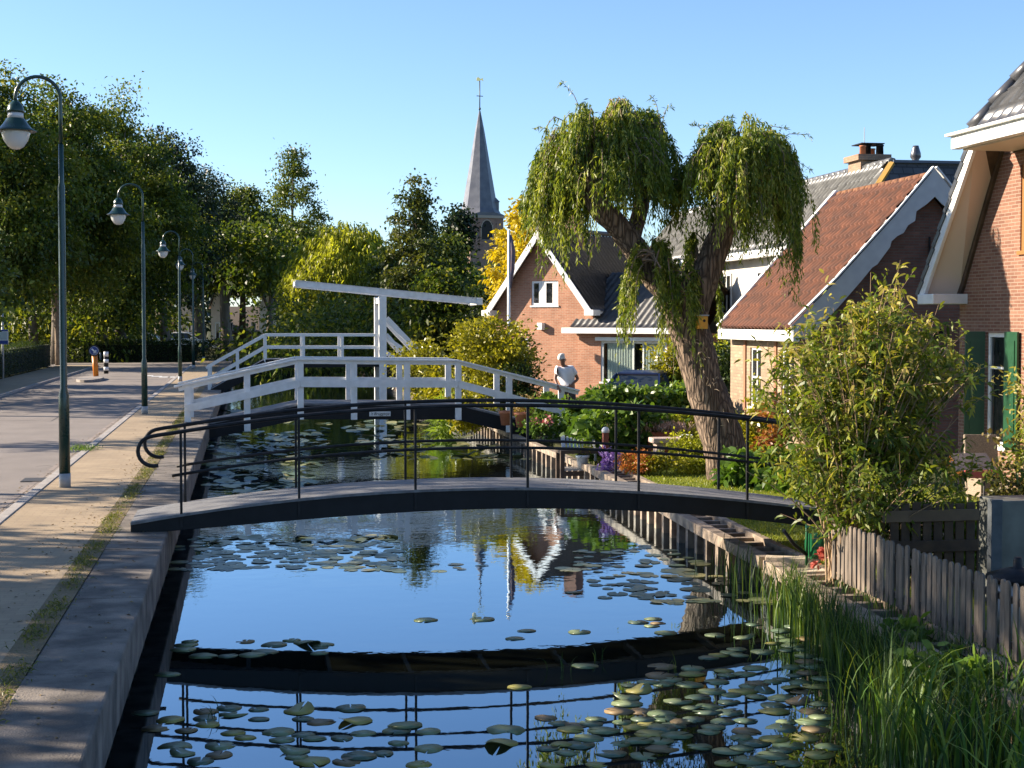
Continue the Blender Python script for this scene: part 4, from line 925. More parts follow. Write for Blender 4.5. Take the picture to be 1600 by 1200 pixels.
def right_house():
    X = 12.0; Yc = 24.6; Yn = 16.4; zf = 2.80; zt = 5.2
    q = thing('rose_brick_house', 'brick house at the right edge with steep white trimmed roof and green shutters', 'house', (14, 20.5, -.42))
    wl = [(Yc, zf), (23.2, 5.18), (17.8, 5.18), (Yn, zf)]
    yw = lambda px: atX(px, 600, X).y
    w0, w1 = yw(1573), yw(1541); zz0, zz1 = .35, atX(1556, 520, X).z
    u0, u1 = 22.1, yw(1591); uz0, uz1 = atX(1596, 392, X).z, atX(1598, 256, X).z
    out = [(X, Yc, -.42), (X, Yn, -.42)] + [(X, y, z) for y, z in reversed(wl)]
    holes = [[(X, w0, zz0), (X, w1, zz0), (X, w1, zz1), (X, w0, zz1)], [(X, u0, uz0), (X, u1, uz0), (X, u1, uz1), (X, u0, uz1)],
             [(X, 18.2, .35), (X, 19.3, .35), (X, 19.3, 2.2), (X, 18.2, 2.2)]]
    MB().poly(out, (.25, 0, 0), holes).build('front_wall', BR4, q)
    MB().box((X+.25, Yc-.25, -.42), (X+9, Yc, zf)).build('side_wall', BR2, q); MB().box((X+.25, Yn, -.42), (X+9, Yn+.25, zf)).build('side_wall', BR2, q)
    MB().box((X+.5, Yn+.5, -.4), (X+8, Yc-.5, zt-.4)).build('interior', INT, q)
    pl = lambda a, z, d: Vector((X+d, a, z))
    win(q, pl, w0, w1, zz0, zz1, .06, .07, bars=(1.62,)); win(q, pl, 18.2, 19.3, .35, 2.2, .06, .07)
    win(q, pl, u0, u1, uz0, uz1, .05, .10, mat=M('varnished_wood', (.30, .13, .04), .4), sill=True)
    gs = M('shutter_green', (.005, .045, .016), .4, (.008, .06, .022), 7)
    def shutter(yh, ang, sg):
        w = .42 if ang < .3 else .31; d = Vector((-math.sin(ang), sg*math.cos(ang), 0)); p = Vector((X-.03, yh, 0)); mb = MB(); t = Vector((-.035, 0, 0)) if ang < .3 else Vector((0, -.035, 0))
        mb.poly([p+Vector((0, 0, zz0)), p+d*w+Vector((0, 0, zz0)), p+d*w+Vector((0, 0, zz1+.02)), p+Vector((0, 0, zz1+.02))], t)
        s = mb.build('shutter', gs, q, bev=.004); mb = MB()
        for k in range(2):
            a = zz0+.15+k*1.0; b = a+.75 if k == 0 else zz1-.12
            mb.poly([p+t*1.02+d*.07+Vector((0, 0, a)), p+t*1.02+d*(w-.07)+Vector((0, 0, a)), p+t*1.02+d*(w-.07)+Vector((0, 0, b)), p+t*1.02+d*.07+Vector((0, 0, b))], t*.35)
        mb.build('shutter_panel', gs, s, bev=.003)
    shutter(w0-.02, 0, -1); shutter(w1+.03, R(72), 1)
    # rake: fascia, soffit, tile edge
    A = atX(1440, 467, 11.45); B = atX(1521, 228, 11.45)
    for mir in (0, 1):
        def m_(p): return Vector((p[0], (Yc+Yn)-p[1], p[2])) if mir else Vector(p)
        a = m_(A); b = m_(B); wa = m_((X-.003, Yc+.02, zf)); wb = m_((X-.003, 23.16, 5.19))
        MB().bar(a, b, .06, .17, (0, 0, 1)).build('fascia', WHITE, q, bev=.006)
        mb = MB(); mb.poly([a+Vector((.02, 0, -.05)), b+Vector((.02, 0, -.05)), wb, wa], (0, 0, .04)); mb.build('soffit', M('cream_paint', (.62, .50, .40), .6), q)
        d = (b-a).normalized(); nv = Vector((0, 1 if not mir else -1, .55)).normalized()
        for i in range(9):
            p = a+(b-a)*(i/9.)+nv*.14; r_ = a+(b-a)*((i+1)/9.)+nv*.10; MB().bar(p, r_, .10, .09, nv).build('verge_tile', DTILE, q)
        tA = m_((X-.03, Yc-.02, zf-.02)); tB = m_((X-.03, 23.14, 5.15)); MB().bar(tA, tB, .05, .13, (0, -1 if not mir else 1, -.3)).build('soffit_shadow_strip', WOODD, q)  # added dark strip, stands in for the shadow band between soffit and brick
        s = 1 if not mir else -1
        MB().box((X-.62, min(a.y+s*.02, a.y-s*.6), zf-.13), (X+.1, max(a.y+s*.02, a.y-s*.6), zf+.04)).build('gutter_end', WHITE, q, bev=.012)
        # long side roof slopes
        V0 = Vector((11.55, a.y+s*.1, zf-.02)); V1 = Vector((11.6, b.y, 5.3)); up = V1-V0; up.x = 0
        tiles('roof', V0, (1, 0, 0), up, 9.6, up.length, DTILE, q, period=.3, course=.36, amp=.05)
    # half hip with heavy gutter
    g = atX(1492, 217, 11.05); gy = g.y; gz = g.z
    MB().box((10.98, Yn+.9, gz-.17), (11.14, gy, gz+.03)).build('gutter', WHITE, q, bev=.015)
    MB().box((10.90, Yn+.88, gz+.03), (11.18, gy+.06, gz+.075)).build('gutter_lip', WHITE, q, bev=.01)
    MB().box((11.14, Yn+1, gz-.19), (12.02, gy-.1, gz-.15)).build('soffit', M('cream_soffit', (.66, .56, .46), .6), q)
    MB().box((X-.02, 17.85, 5.05), (X+.2, 23.15, gz-.19)).build('frieze', WOODD, q)
    up = Vector((1.0, 0, 1.35)); Lh = up.length*2.6
    tiles('half_hip_roof', (11.16, gy-.35, gz+.07), (0, -1, 0), up, gy-Yn-1.4, Lh, DTILE, q, period=.3, course=.36, amp=.055, keep=lambda a, b: a > b*.42 and a < (gy-Yn-1.4)-b*.42)
    mb = MB(); p0 = Vector((11.16, gy-.35, gz+.12)); upn = up.normalized(); hp = upn*Lh + Vector((0, -Lh*.42, 0))
    for i in range(10): mb.tube([p0+hp*(i/10.), p0+hp*((i+1.05)/10.)], [.12, .09], 8)
    mb.build('hip_tile', DTILE, q)
    for sg in (0, 1):
        yb = 23.2 if not sg else 17.8; s = -1 if not sg else 1
        tiles('upper_roof', (12.3, yb, 5.25), (1, 0, 0), (0, s*1.0, 1.35), 9, 4.4, DTILE, q, period=.3, course=.36, keep=lambda a, b: b*.42 < 2.6 and a > b*.55-.6)
right_house()
def church():
    D = 185.; s = D/FPX
    c = at(754, 383, D); W = 66*s/1.17; z0 = at(760, 336, D).z
    q = thing('church_tower', 'brick church tower with a tall slender slate spire and gilded weathercock', 'church tower', (c.x, c.y+W/2, -.4), R(-9.8+24))
    b = BR2; h = W/2; H = z0+.4
    brt = brick('tower_brick', (.26, .15, .11), (.36, .22, .16), (.2, .15, .12), .5, .16, .02)
    ho = []
    MB().box((-h, -h, 0), (h, h, H)).build('tower_shaft', brt, q, world=False)
    for k in range(4):
        r = Matrix.Rotation(k*math.pi/2, 4, 'Z')
        def arch(w, hh, zb, y): return [r @ Vector(p) for p in [(-w, y, zb), (w, y, zb)]+[(w*math.cos(t), y, zb+hh+w*1.5*math.sin(t)) for t in np.linspace(0, math.pi, 9)]]
        MB().poly(arch(.75, 1.3, H-3.0, -h-.03), r @ Vector((0, .028, 0))).build('belfry_window', INT, q, world=False)
        mb = MB(); A = arch(.75, 1.3, H-3.0, -h-.05)
        mb.tube(A+[A[0]], .07, 5); mb.build('window_moulding', M('sandstone', (.36, .30, .24), .9) if k == 0 else bpy.data.materials['sandstone'], q, world=False)
        for i in (-1, 0, 1):
            p = r @ Vector((i*h*.62, -h-.06, H-.8)); 
        for sx in (-1, 1):
            for j in range(1, 3):
                x = sx*(h-.25-.55*j); a = r @ Vector((x, -h-.04, H-4.2)); b_ = r @ Vector((x, -h-.04, H-.9)); MB().bar(a, b_, .22, .08, r @ Vector((0, 1, 0))).build('blind_arcade', brt, q, world=False)
    # spire: flared eight-sided
    zt = at(754, 170, D).z+.4; prof = [(h*1.42, 0), (h*1.08, .55), (h*.84, 1.3), (h*.66, 2.6)]
    mb = MB(); n = 8; rings = []
    Hs = zt-H
    pr = [(1.40, -.02), (1.16, .35), (1.02, .9), (.93, 1.7), (.85, 2.7), (.55, 6.5), (.26, 10.3), (.05, Hs)]
    V = []
    for i, (rr, z) in enumerate(pr):
        sq = max(0, 1-z/1.5)
        for k in range(n):
            t = 2*math.pi*(k+.5)/n; ro = h*rr
            x, y = ro*math.cos(t), ro*math.sin(t)
            # square at the eave, octagon above
            sx = math.copysign(min(abs(x)*1.0, h*rr), x); sy = math.copysign(min(abs(y)*1.0, h*rr), y)
            if i == 0:
                x = math.copysign(h*1.06, x) ; y = math.copysign(h*1.06, y)
                if abs(ro*math.cos(t)) < abs(ro*math.sin(t)): x *= .41
                else: y *= .41
                if abs(ro*math.cos(t)) < abs(ro*math.sin(t)): x = x/.41*1.0 if False else x
            else: pass
            V.append((x, y, H+z))
    # corner points for the square eave
    F = []
    for i in range(len(pr)-1):
        for k in range(n): k2 = (k+1) % n; F.append((i*n+k, i*n+k2, (i+1)*n+k2, (i+1)*n+k))
    mb.add(V, F)
    e = h*1.08
    C = [(e, e), (-e, e), (-e, -e), (e, -e)]
    for (cx, cy) in C:
        a, b2 = [v for v in V[:8] if v[0]*cx > 0 and v[1]*cy > 0]; m1, m2 = [v for v in V[8:16] if v[0]*cx > 0 and v[1]*cy > 0]
        mb.add([a, (cx, cy, H-.02), b2, m1, m2], [(0, 1, 3), (1, 2, 4), (1, 4, 3)])
    mb.build('spire', M('spire_slate', (.085, .09, .11), .45, (.13, .135, .155), 1.2, .3, 12), q, world=False)
    MB().box((-e, -e, H-.35), (e, e, H-.03)).build('cornice', bpy.data.materials['sandstone'], q, world=False)
    zc = at(754, 122, D).z+.4
    MB().tube([(0, 0, zt-.3), (0, 0, zc)], .07, 6).build('finial_rod', M('dark_iron', (.05, .06, .06), .5, metal=.5), q, world=False)
    mb = MB(); zm = (zt+zc)/2; mb.tube([(-.42, 0, zm), (.42, 0, zm)], .05, 6); mb.lathe([(.0, -.2), (.14, -.1), (.16, 0), (.12, .12), (0, .2)], (0, 0, zt+.3), 8); mb.build('finial_cross', bpy.data.materials['dark_iron'], q, world=False)
    mb = MB(); mb.poly([(-.42, 0, zc), (-.1, 0, zc-.02), (.25, 0, zc+.12), (.5, 0, zc-.0), (.42, 0, zc+.38), (.1, 0, zc+.25), (-.15, 0, zc+.45), (-.38, 0, zc+.36)], (0, .06, 0)); mb.build('weathercock', BRASS, q, world=False)
    mb = MB(); mb.box((h*.45, -h*.5, H+.7), (h*.95, -h*.0, H+1.7)); mb.add([(h*.4, -h*.55, H+1.7), (h*1.0, -h*.55, H+1.7), (h*1.0, h*.05, H+1.7), (h*.4, h*.05, H+1.7), (h*.7, -h*.25, H+2.6)], [(0, 1, 4), (1, 2, 4), (2, 3, 4), (3, 0, 4)]); mb.build('spire_dormer', bpy.data.materials['spire_slate'], q, world=False)
church()
def far_houses():
    pink = M('pale_render', (.62, .50, .42), .8, (.7, .6, .5), 2); 
    def simple(lab, px0, px1, D, zE, zR, m, roofm, depth=7, wins=2, flip=False, frontgable=False):
        a = at(px0, 520, D); b = at(px1, 520, D); q = thing('village_house', lab, 'house', ((a.x+b.x)/2, a.y+depth/2, 0), group=None)
        x0, x1, y0, y1 = a.x, b.x, a.y, a.y+depth
        if frontgable:
            xm = (x0+x1)/2; P = [(x0, y0, 0), (x1, y0, 0), (x1, y0, zE), (xm, y0, zR), (x0, y0, zE)]
            MB().poly(P, (0, depth, 0)).build('wall', m, q)
            for sx, xx in ((-1, x0-.2), (1, x1+.2)): MB().poly([(xx, y0-.3, zE-.15), (xx, y1, zE-.15), (xm, y1, zR+.12), (xm, y0-.3, zR+.12)], (0, 0, .15)).build('roof', roofm, q)
        else:
            ym = (y0+y1)/2; MB().box((x0, y0, 0), (x1, y1, zE)).build('wall', m, q)
            MB().add([(x0-.2, y0-.3, zE), (x1+.2, y0-.3, zE), (x1+.2, y1+.3, zE), (x0-.2, y1+.3, zE), (x0-.2, ym, zR), (x1+.2, ym, zR)], [(0, 1, 5, 4), (2, 3, 4, 5), (0, 4, 3), (1, 2, 5), (0, 3, 2, 1)]).build('roof', roofm, q)
        pl = lambda aa, z, d: Vector((aa, y0+d-.05, z)); w = (x1-x0)/max(1, wins)
        for i in range(wins): win(q, pl, x0+w*(i+.3), x0+w*(i+.7), .7, 2.2, .02, .09, name='window')
    roof = M('old_roof_tiles', (.16, .13, .11), .85, (.22, .18, .15), 3)
    simple('tiny pinkish white house end seen between trunks left of the grey brown roof', 330, 350, 128, 3.5, 5.2, pink, roof, frontgable=True, wins=1)
    simple('far low house with a long grey brown roof seen under the trees', 352, 405, 134, 1.3, 3.6, BR3, M('thatch_roof', (.17, .14, .12), .9), wins=3)
    simple('pinkish white house front seen right of the grey brown roof', 406, 432, 126, 3.5, 5.4, pink, roof, frontgable=True, wins=1)
    simple('small white house with a sloping roof seen far left between trunks', 274, 304, 140, 2.4, 4.8, PLAS, roof, frontgable=True, wins=2)
far_houses()
# =================================================================== TREES
TG = 'tall dark trees along the left side of the road'
TL = ['large dark green tree at the far upper left edge, its trunk behind the bus stop', 'dark tree with loose pale top twigs behind the nearest lamp', 'tall broad tree between the first and second lamp heads',
      'dense blackish green tree above the third lamp', 'rounded very dark tree right of the third lamp', 'lighter feathery tree left of the slender one', 'slender upright tree with a narrow pointed top', 'low broad green tree right of the slender one']
spec = [(-25, 92, 78, 170, L_DARK, 'round', 42000), (85, 116, 86, 135, L_DARK, 'round', 34000), (186, 140, 96, 125, L_DARK, 'round', 32000), (258, 196, 106, 100, L_DARKER, 'round', 24000),
        (312, 262, 118, 92, L_DARKER, 'round', 19000), (376, 290, 132, 82, L_MID, 'round', 16000), (458, 228, 142, 104, L_MID, 'cone', 17000), (492, 345, 150, 60, L_DARK, 'dome', 9000)]
for i, (px, ty, D, hw, mt, sh, n) in enumerate(spec):
    tree('broadleaf_tree', TL[i], px, ty, D, hw, crown_z=[3.0, 3.0, 3.0, 3.4, 4.4, 4.6, 4.2, 4.0][i], n=int(n*1.6), leaf=.21 if i < 5 else .27, mat=mt, seed=20+i, group=TG, nb=34, rt=.34, shape=sh, per=110, cr=.5, halfd=hw*D/FPX*.9)
# roadside trees nearer than the frame's left edge: they throw the dappled shade
rg = random.Random(8)
for i, (x, y, h, r, zc) in enumerate([(-12.2, 5.5, 10.8, 2.7, 2.2), (-12.5, 10, 11.2, 2.8, 2.4), (-12, 14.5, 11.2, 2.8, 2.4), (-12.3, 19.2, 11.3, 2.7, 2.6), (-12.6, 26, 10.2, 2.4, 5.2), (-12.3, 34, 9.6, 2.2, 4.8), (-12.2, 43, 9.2, 2.4, 4.4), (-12.4, 49.5, 8.2, 2.9, 2.0), (-12.4, 55.5, 8.0, 2.9, 1.8), (-12.8, 61, 7.6, 2.7, 1.8)]):
    rng = np.random.default_rng(70+i); q = thing('roadside_tree', 'medium roadside tree outside the left edge of the view', 'tree', (x, y, 0), group='roadside trees left of the view')
    bl = [(x+rng.normal()*r*.5, y+rng.normal()*r*.55, zc+(h-zc-.8)*(k+.5)/13, r*.42, r*.5, r*.34) for k in range(13)]
    P, d, tone = clumpy(bl, 9500 if i < 4 else (7000 if i > 6 else 3600), 26, .28, rng)
    link('crown', leafmesh('crown', P, d*.5+rng.normal(size=P.shape)*.7, .24*(.6+.8*rng.random(len(P))), .15*np.ones(len(P)), rng, rnd=tone), L_MID, q)
    bark_tree(q, (x, y, -.05), (x, y, h*.8), .2, .04, bl, rng, mat=MATS['bark_far'])
# bare trunks seen between the others
for i, (px, D, r, lab) in enumerate([(54, 92, .30, 'thick dark trunk left of the nearest lamp post'), (92, 84, .16, 'thin sunlit leaning trunk right behind the nearest lamp post'), (160, 104, .42, 'thick dark trunk above the striped bollard'), (195, 118, .22, 'slim sunlit tan trunk left of the second lamp'), (245, 125, .34, 'dark trunk right of the second lamp'), (268, 128, .28, 'dark trunk just left of the third lamp'), (312, 118, .42, 'thick trunk right of the third lamp'), (357, 116, .46, 'thick black trunk flaring into branches left of the drawbridge'), (420, 120, .3, 'dark trunk in front of the pinkish house')]):
    rng = np.random.default_rng(140+i); c = at(px, 560, D); zt = 7.5
    q = thing('broadleaf_tree', lab, 'tree', (c.x, c.y, 0), group='trees behind the roadside hedge')
    bl = [(c.x+rng.normal()*1.3, c.y+rng.normal()*1.5, 5.6+.7*k, 1.4, 1.6, .8) for k in range(6)]
    bark_tree(q, (c.x, c.y, -.05), (c.x+rng.normal()*.3, c.y, zt), r, r*.5, bl, rng, mat=MATS['bark'] if i in (1, 3) else MATS['bark_far'], nl=5)
    P, d, tone = clumpy(bl, 2600, 30, .5, rng); link('crown', leafmesh('crown', P, d+rng.normal(size=P.shape), .3*(.6+.8*rng.random(len(P))), .2*np.ones(len(P)), rng, rnd=tone), L_DARK, q)
# undergrowth and far wood
def wood(name, lab, x0, x1, D0, D1, zt, n, leaf, mt, seed, cat='undergrowth', zb=0, per=40, cr=.9):
    rng = np.random.default_rng(seed); B = []
    m = int((x1-x0)/22)+3
    for i in range(m):
        D = rng.uniform(D0, D1); c = at(x0+(x1-x0)*(i+.5)/m+rng.normal()*6, 500, D); h = (zt-zb)*rng.uniform(.7, 1.05); B.append((c.x, c.y, zb+h*.5, 2.2, 2.2, h*.5))
    P, d, tone = clumpy(B, n, per, cr, rng); P[:, 2] = np.maximum(P[:, 2], zb)
    return tag(link(name, leafmesh(name, P, d+rng.normal(size=P.shape)*.7, leaf*(.6+.8*rng.random(n)), leaf*.6*np.ones(n), rng, rnd=tone), mt), lab, cat, kind='stuff')
wood('undergrowth', 'dark undergrowth between the trunks behind the roadside hedge', -80, 250, 92, 118, 6.2, 20000, .32, L_DARK, 1)
wood('distant_wood', 'distant dark wood closing the view behind the trunks and the drawbridge', -150, 335, 150, 185, 11, 16000, .75, L_DARKER, 2, zb=0, cr=1.6)
wood('distant_wood', 'distant wood right of the far houses, behind the yellow green willow', 430, 900, 140, 190, 9, 18000, .7, L_DARK, 3, cr=1.5)
wood('undergrowth', 'dark leafy bank behind the drawbridge railing', 440, 700, 70, 88, 3.4, 14000, .26, L_DARK, 4, zb=-.4)
wood('distant_wood', 'thin dark foliage over the roofs of the far houses', 330, 450, 112, 126, 9.5, 7000, .4, L_DARK, 6, zb=4.6)
# trees in the middle and right
def weeping(px, ty, D, hw, mt, n, seed, lab, zb=-.4, low=.3):
    rng = np.random.default_rng(seed); T = at(px, ty, D); W = hw*D/FPX; q = thing('weeping_willow', lab, 'tree', (T.x, T.y, zb)); H = T.z
    K = 620; a = rng.random(K)*6.283; r = rng.random(K)**.5; top = H*.0+ (H-.2)*(1-.42*r**2.4)+rng.normal(size=K)*.25
    Lh = (1.0+2.8*r)*(.5+.8*rng.random(K)); ci = rng.integers(0, K, n); t = rng.random(n)**.8
    P = np.stack([T.x+np.cos(a[ci])*r[ci]*W+rng.normal(size=n)*.12, T.y+np.sin(a[ci])*r[ci]*W+rng.normal(size=n)*.12, np.maximum(top[ci]-t*Lh[ci], low)], 1)
    dv = np.stack([np.cos(a[ci])*.4, np.sin(a[ci])*.4, -np.ones(n)], 1)+rng.normal(size=(n, 3))*.5
    link('crown', leafmesh('crown', P, dv, .30*(.6+.8*rng.random(n)), .10*np.ones(n), rng, rnd=np.clip(rng.random(K)[ci]*.6+rng.random(n)*.4, 0, 1)), mt, q)
    bark_tree(q, (T.x, T.y, zb), (T.x, T.y, H*.75), .35, .1, [(T.x+math.cos(k)*W*.6, T.y+math.sin(k)*W*.6, H*.75, 1, 1, 1) for k in range(6)], rng, mat=MATS['bark_far'])
weeping(540, 350, 92, 104, L_YG, 32000, 31, 'broad yellow green weeping willow behind the left arm of the balance beam')
tree('conifer', 'tall loose green conifer with a ragged pointed top left of the spire', 648, 268, 80, 128, z_base=-.4, crown_z=.4, n=30000, leaf=.20, mat=L_CON, seed=51, group=None, nb=40, shape='cone', per=60, cr=.28, rt=.22)
tree('leafy_tree', 'bushy green tree right of the conifer, under the spire', 700, 366, 88, 46, z_base=-.4, crown_z=.5, n=12000, leaf=.26, mat=L_MID, seed=52, group=None, shape='dome', per=30, cr=.4)
tree('leafy_tree', 'dark green tree behind the right arm of the balance beam', 690, 415, 72, 60, z_base=-.4, crown_z=.0, n=13000, leaf=.22, mat=L_DARK, seed=53, group=None, shape='dome', per=30, cr=.35)
tree('leafy_tree', 'green tree between the yellow green willow and the conifer', 605, 402, 84, 45, z_base=-.4, crown_z=.3, n=9000, leaf=.24, mat=L_MID, seed=57, group=None, shape='dome', per=30, cr=.35)
tree('pine_tree', 'small dark flat-topped pine just left of the church spire', 716, 318, 150, 20, z_base=-.4, crown_z=9.0, n=2600, leaf=.42, mat=L_DARKER, seed=54, group=None, shape='round', per=30, cr=.5)
tree('golden_tree', 'bright golden yellow tree left of the brick gable', 832, 300, 67, 72, z_base=-.4, crown_z=2.2, n=15000, leaf=.20, mat=L_YEL, seed=55, group=None, shape='round', per=26, cr=.22, nb=26)
tree('leafy_tree', 'dark tree beneath the golden one, left of the brick gable', 770, 440, 70, 55, z_base=-.4, crown_z=0, n=9000, leaf=.2, mat=L_DARKER, seed=56, group=None, shape='dome', per=30, cr=.3)
# =================================================================== BIG WILLOW
def willow():
    D = 27.0; b0 = at(1138, 745, D); q = thing('pollard_willow', 'big old pollard willow with a thick leaning furrowed trunk and two drooping heads', 'tree', (b0.x, b0.y, GR))
    def p(px, py, dd=0): return at(px, py, D+dd)
    mb = MB()
    def limb(pts, n=16, seed=0):
        P = [Vector(p(a, b, c)) for a, b, c, r in pts]; Rr = [r for *_, r in pts]
        # densify by Catmull-Rom
        Q = []; RR = []
        for i in range(len(P)-1):
            p0, p1, p2, p3 = P[max(i-1, 0)], P[i], P[i+1], P[min(i+2, len(P)-1)]
            for s in range(4):
                t = s/4; Q.append(.5*((2*p1)+(-p0+p2)*t+(2*p0-5*p1+4*p2-p3)*t*t+(-p0+3*p1-3*p2+p3)*t**3)); RR.append(Rr[i]*(1-t)+Rr[i+1]*t)
        Q.append(P[-1]); RR.append(Rr[-1]); mb.tube(Q, RR, n, jit=.07, seed=seed)
    limb([(1142, 775, 0, .44), (1138, 742, 0, .385), (1132, 700, 0, .365), (1118, 650, 0, .355), (1100, 600, 0, .33), (1087, 550, 0, .335), (1074, 500, 0, .355), (1064, 465, 0, .36), (1060, 440, 0, .29)], 22, 1)
    limb([(1072, 500, 0, .33), (1048, 455, 0, .29), (1018, 425, 0, .25), (990, 385, -.1, .22), (962, 350, -.2, .20), (938, 325, -.3, .21), (925, 300, -.3, .17)], 14, 2)
    limb([(1074, 500, .1, .33), (1092, 450, .1, .30), (1110, 410, .1, .25), (1128, 365, .1, .22), (1145, 330, 0, .21), (1150, 300, 0, .16)], 14, 3)
    limb([(985, 380, 0, .16), (1000, 330, .4, .14), (1010, 280, .6, .12), (1000, 240, .6, .08)], 10, 4)
    limb([(938, 325, -.3, .12), (915, 270, -.5, .08), (890, 225, -.6, .04)], 8, 5); limb([(1145, 330, 0, .12), (1170, 280, -.3, .08), (1190, 240, -.4, .04)], 8, 6)
    limb([(1145, 330, 0, .12), (1120, 270, .3, .08), (1110, 235, .5, .04)], 8, 7)
    mb.build('trunk', BARK, q, rnd=True)
    rng = np.random.default_rng(99); px = D/FPX
    def crown(cx, cy, rx, top, hx, hy, K, seed, lmin, lmax, per=30, dd=0, cut=0):
        rng = np.random.default_rng(seed); NB = max(9, K//14); BA = rng.random(NB)*6.283; BU = rng.random(NB)**.5*1.02; BZ = rng.normal(size=NB)*.15; BL = rng.uniform(.6, 1.15, NB)
        Ps = []; Ds = []; tw = MB(); r0 = rx*px; C = Vector(p(cx, cy, dd)); Hh = Vector(p(hx, hy, dd)); ztop = p(cx, top, dd).z; tn = []
        rt = (_CR @ Vector((1, 0, 0))).normalized(); 
        for k in range(K):
            bk = rng.integers(0, NB); a = BA[bk]+rng.normal()*.14; u = float(np.clip(BU[bk]+rng.normal()*.10, .02, 1.05))
            o = Vector((math.cos(a)*r0*u, math.sin(a)*r0*u*.95, 0)); zt = ztop-(ztop-C.z)*.62*u**4.5+BZ[bk]-abs(rng.normal())*.08
            apex = Vector((C.x, C.y, 0))+o*.8; apex.z = zt; h0 = Hh+Vector((rng.normal()*.15, rng.normal()*.15, rng.normal()*.1+.1))
            e = Vector((C.x, C.y, 0))+o*1.08; L = rng.uniform(lmin, lmax)*(.45+.75*u)*BL[bk]
            if cut and (e-Hh).dot(rt) > -.05 and o.y < .25*r0: L = min(L, max(.25, zt-cut+rng.normal()*.12))
            e.z = zt-L*.35; e2 = Vector((e.x+o.x*.06, e.y+o.y*.06, zt-L)); pts = []
            for t in np.linspace(0, 1, 6): pts.append((h0*(1-t)**2+apex*(2*t*(1-t))*1.0+e*t*t))
            # lift so that the arch passes near the apex
            for j, t in enumerate(np.linspace(0, 1, 6)): pts[j] = pts[j]+Vector((0, 0, .9*(t*(1-t))*max(.2, (apex.z-h0.z)*.6)))
            pts.append(e2); 
            if k % 6 == 0: tw.tube(pts, [.018, .015, .012, .010, .008, .006, .003], 4, cap=False)
            m = per; arr = np.array([list(v) for v in pts]); seg = np.concatenate([rng.uniform(2.6, 5, m//3), 5+rng.random(m-m//3)])
            i0 = np.minimum(seg.astype(int), 5); f = (seg-i0)[:, None]; Q = arr[i0]*(1-f)+arr[np.minimum(i0+1, 6)]*f
            Ps.append(Q+rng.normal(size=(m, 3))*.02); dirn = (arr[6]-arr[5]); dirn = dirn/np.linalg.norm(dirn)
            hang = np.where(seg > 4.6, 1, .45)[:, None]
            Ds.append(dirn*hang*.9+rng.normal(size=(m, 3))*.42+np.array([0, 0, -.2])); tn.append(np.clip(rng.random()*.6+rng.random(m)*.4, 0, 1))
        P = np.vstack(Ps); n = len(P)
        link('foliage', leafmesh('foliage', P, np.vstack(Ds), .105*(.6+.7*rng.random(n)), np.full(n, .025), rng, droop=.12, rnd=np.concatenate(tn)), L_WIL, q)
        tw.build('twig', MATS['bark'], q, rnd=True)
    crown(945, 300, 112, 175, 935, 315, 820, 1, .6, 1.5, per=42, cut=p(900, 318).z)
    crown(888, 320, 48, 215, 925, 310, 280, 8, .9, 1.75, per=42)
    crown(1000, 255, 60, 172, 1000, 270, 300, 2, .6, 1.3, dd=.4, per=40, cut=p(1000, 345).z)
    crown(1158, 290, 98, 203, 1148, 310, 760, 3, .5, 1.25, per=42, dd=-.45)
    crown(1190, 330, 52, 235, 1165, 300, 200, 9, .7, 1.5, dd=.3, per=42)
    crown(1015, 425, 42, 375, 1020, 420, 190, 4, .5, 1.5, dd=-.35, per=30)
    crown(1065, 470, 30, 400, 1060, 460, 60, 5, .4, 1.1, dd=-.45, per=30)
    crown(1085, 420, 36, 380, 1100, 420, 80, 6, .4, 1.2, dd=.4, per=28)
    # stray shoots on top
    rng = np.random.default_rng(5); tw = MB(); Ps = []; Ds = []
    for sx, sy, ex, ey in [(920, 200, 880, 130), (930, 195, 905, 165), (1035, 210, 1020, 152), (1030, 215, 1045, 165), (1150, 215, 1140, 183), (1190, 235, 1262, 210), (1180, 220, 1225, 200), (870, 230, 842, 200), (990, 200, 985, 178), (1105, 230, 1085, 195), (1170, 215, 1185, 190), (1215, 260, 1262, 262), (850, 280, 832, 300), (960, 195, 965, 165)]:
        a = Vector(p(sx, sy)); b = Vector(p(ex, ey)); c = a.lerp(b, .6)+Vector((0, 0, .12)); e = b+Vector((.05*(1 if ex > sx else -1), 0, -.05)); pts = [a, c, b, e]; tw.tube(pts, [.008, .006, .004, .002], 4, cap=False)
        m = 34; arr = np.array([list(v) for v in pts]); s = rng.random(m)*3; i0 = np.minimum(s.astype(int), 2); f = (s-i0)[:, None]; Ps.append(arr[i0]*(1-f)+arr[i0+1]*f); Ds.append(unit(arr[3]-arr[0:1])*.5+rng.normal(size=(m, 3))*.6)
    P = np.vstack(Ps); n = len(P); link('foliage', leafmesh('foliage', P, np.vstack(Ds), .10*(.6+.7*rng.random(n)), np.full(n, .018), rng, rnd=rng.random(n)), L_WIL, q); tw.build('twig', MATS['bark'], q, rnd=True)
    # small epicormic shoots on the trunk
    P = []
    for px_, py_ in ((1105, 575), (1112, 600), (1125, 655), (1100, 545)):
        c = np.array(p(px_, py_, -.38)); P.append(c+rng.normal(size=(14, 3))*.07)
    P = np.vstack(P); link('shoot', leafmesh('shoot', P, rng.normal(size=P.shape)*.5+np.array([-.2, -.4, .8]), .14*np.ones(len(P)), .015*np.ones(len(P)), rng), leafmat('dry_shoots', [(.35, .28, .2), (.45, .36, .26)], .2, tint=(1, 1, 1)), q)
    # nest box
    c = p(1096, 512, -.42); 
    bq = thing('nest_box', 'small orange yellow nest box with a dark hole on the willow trunk', 'nest box', c)
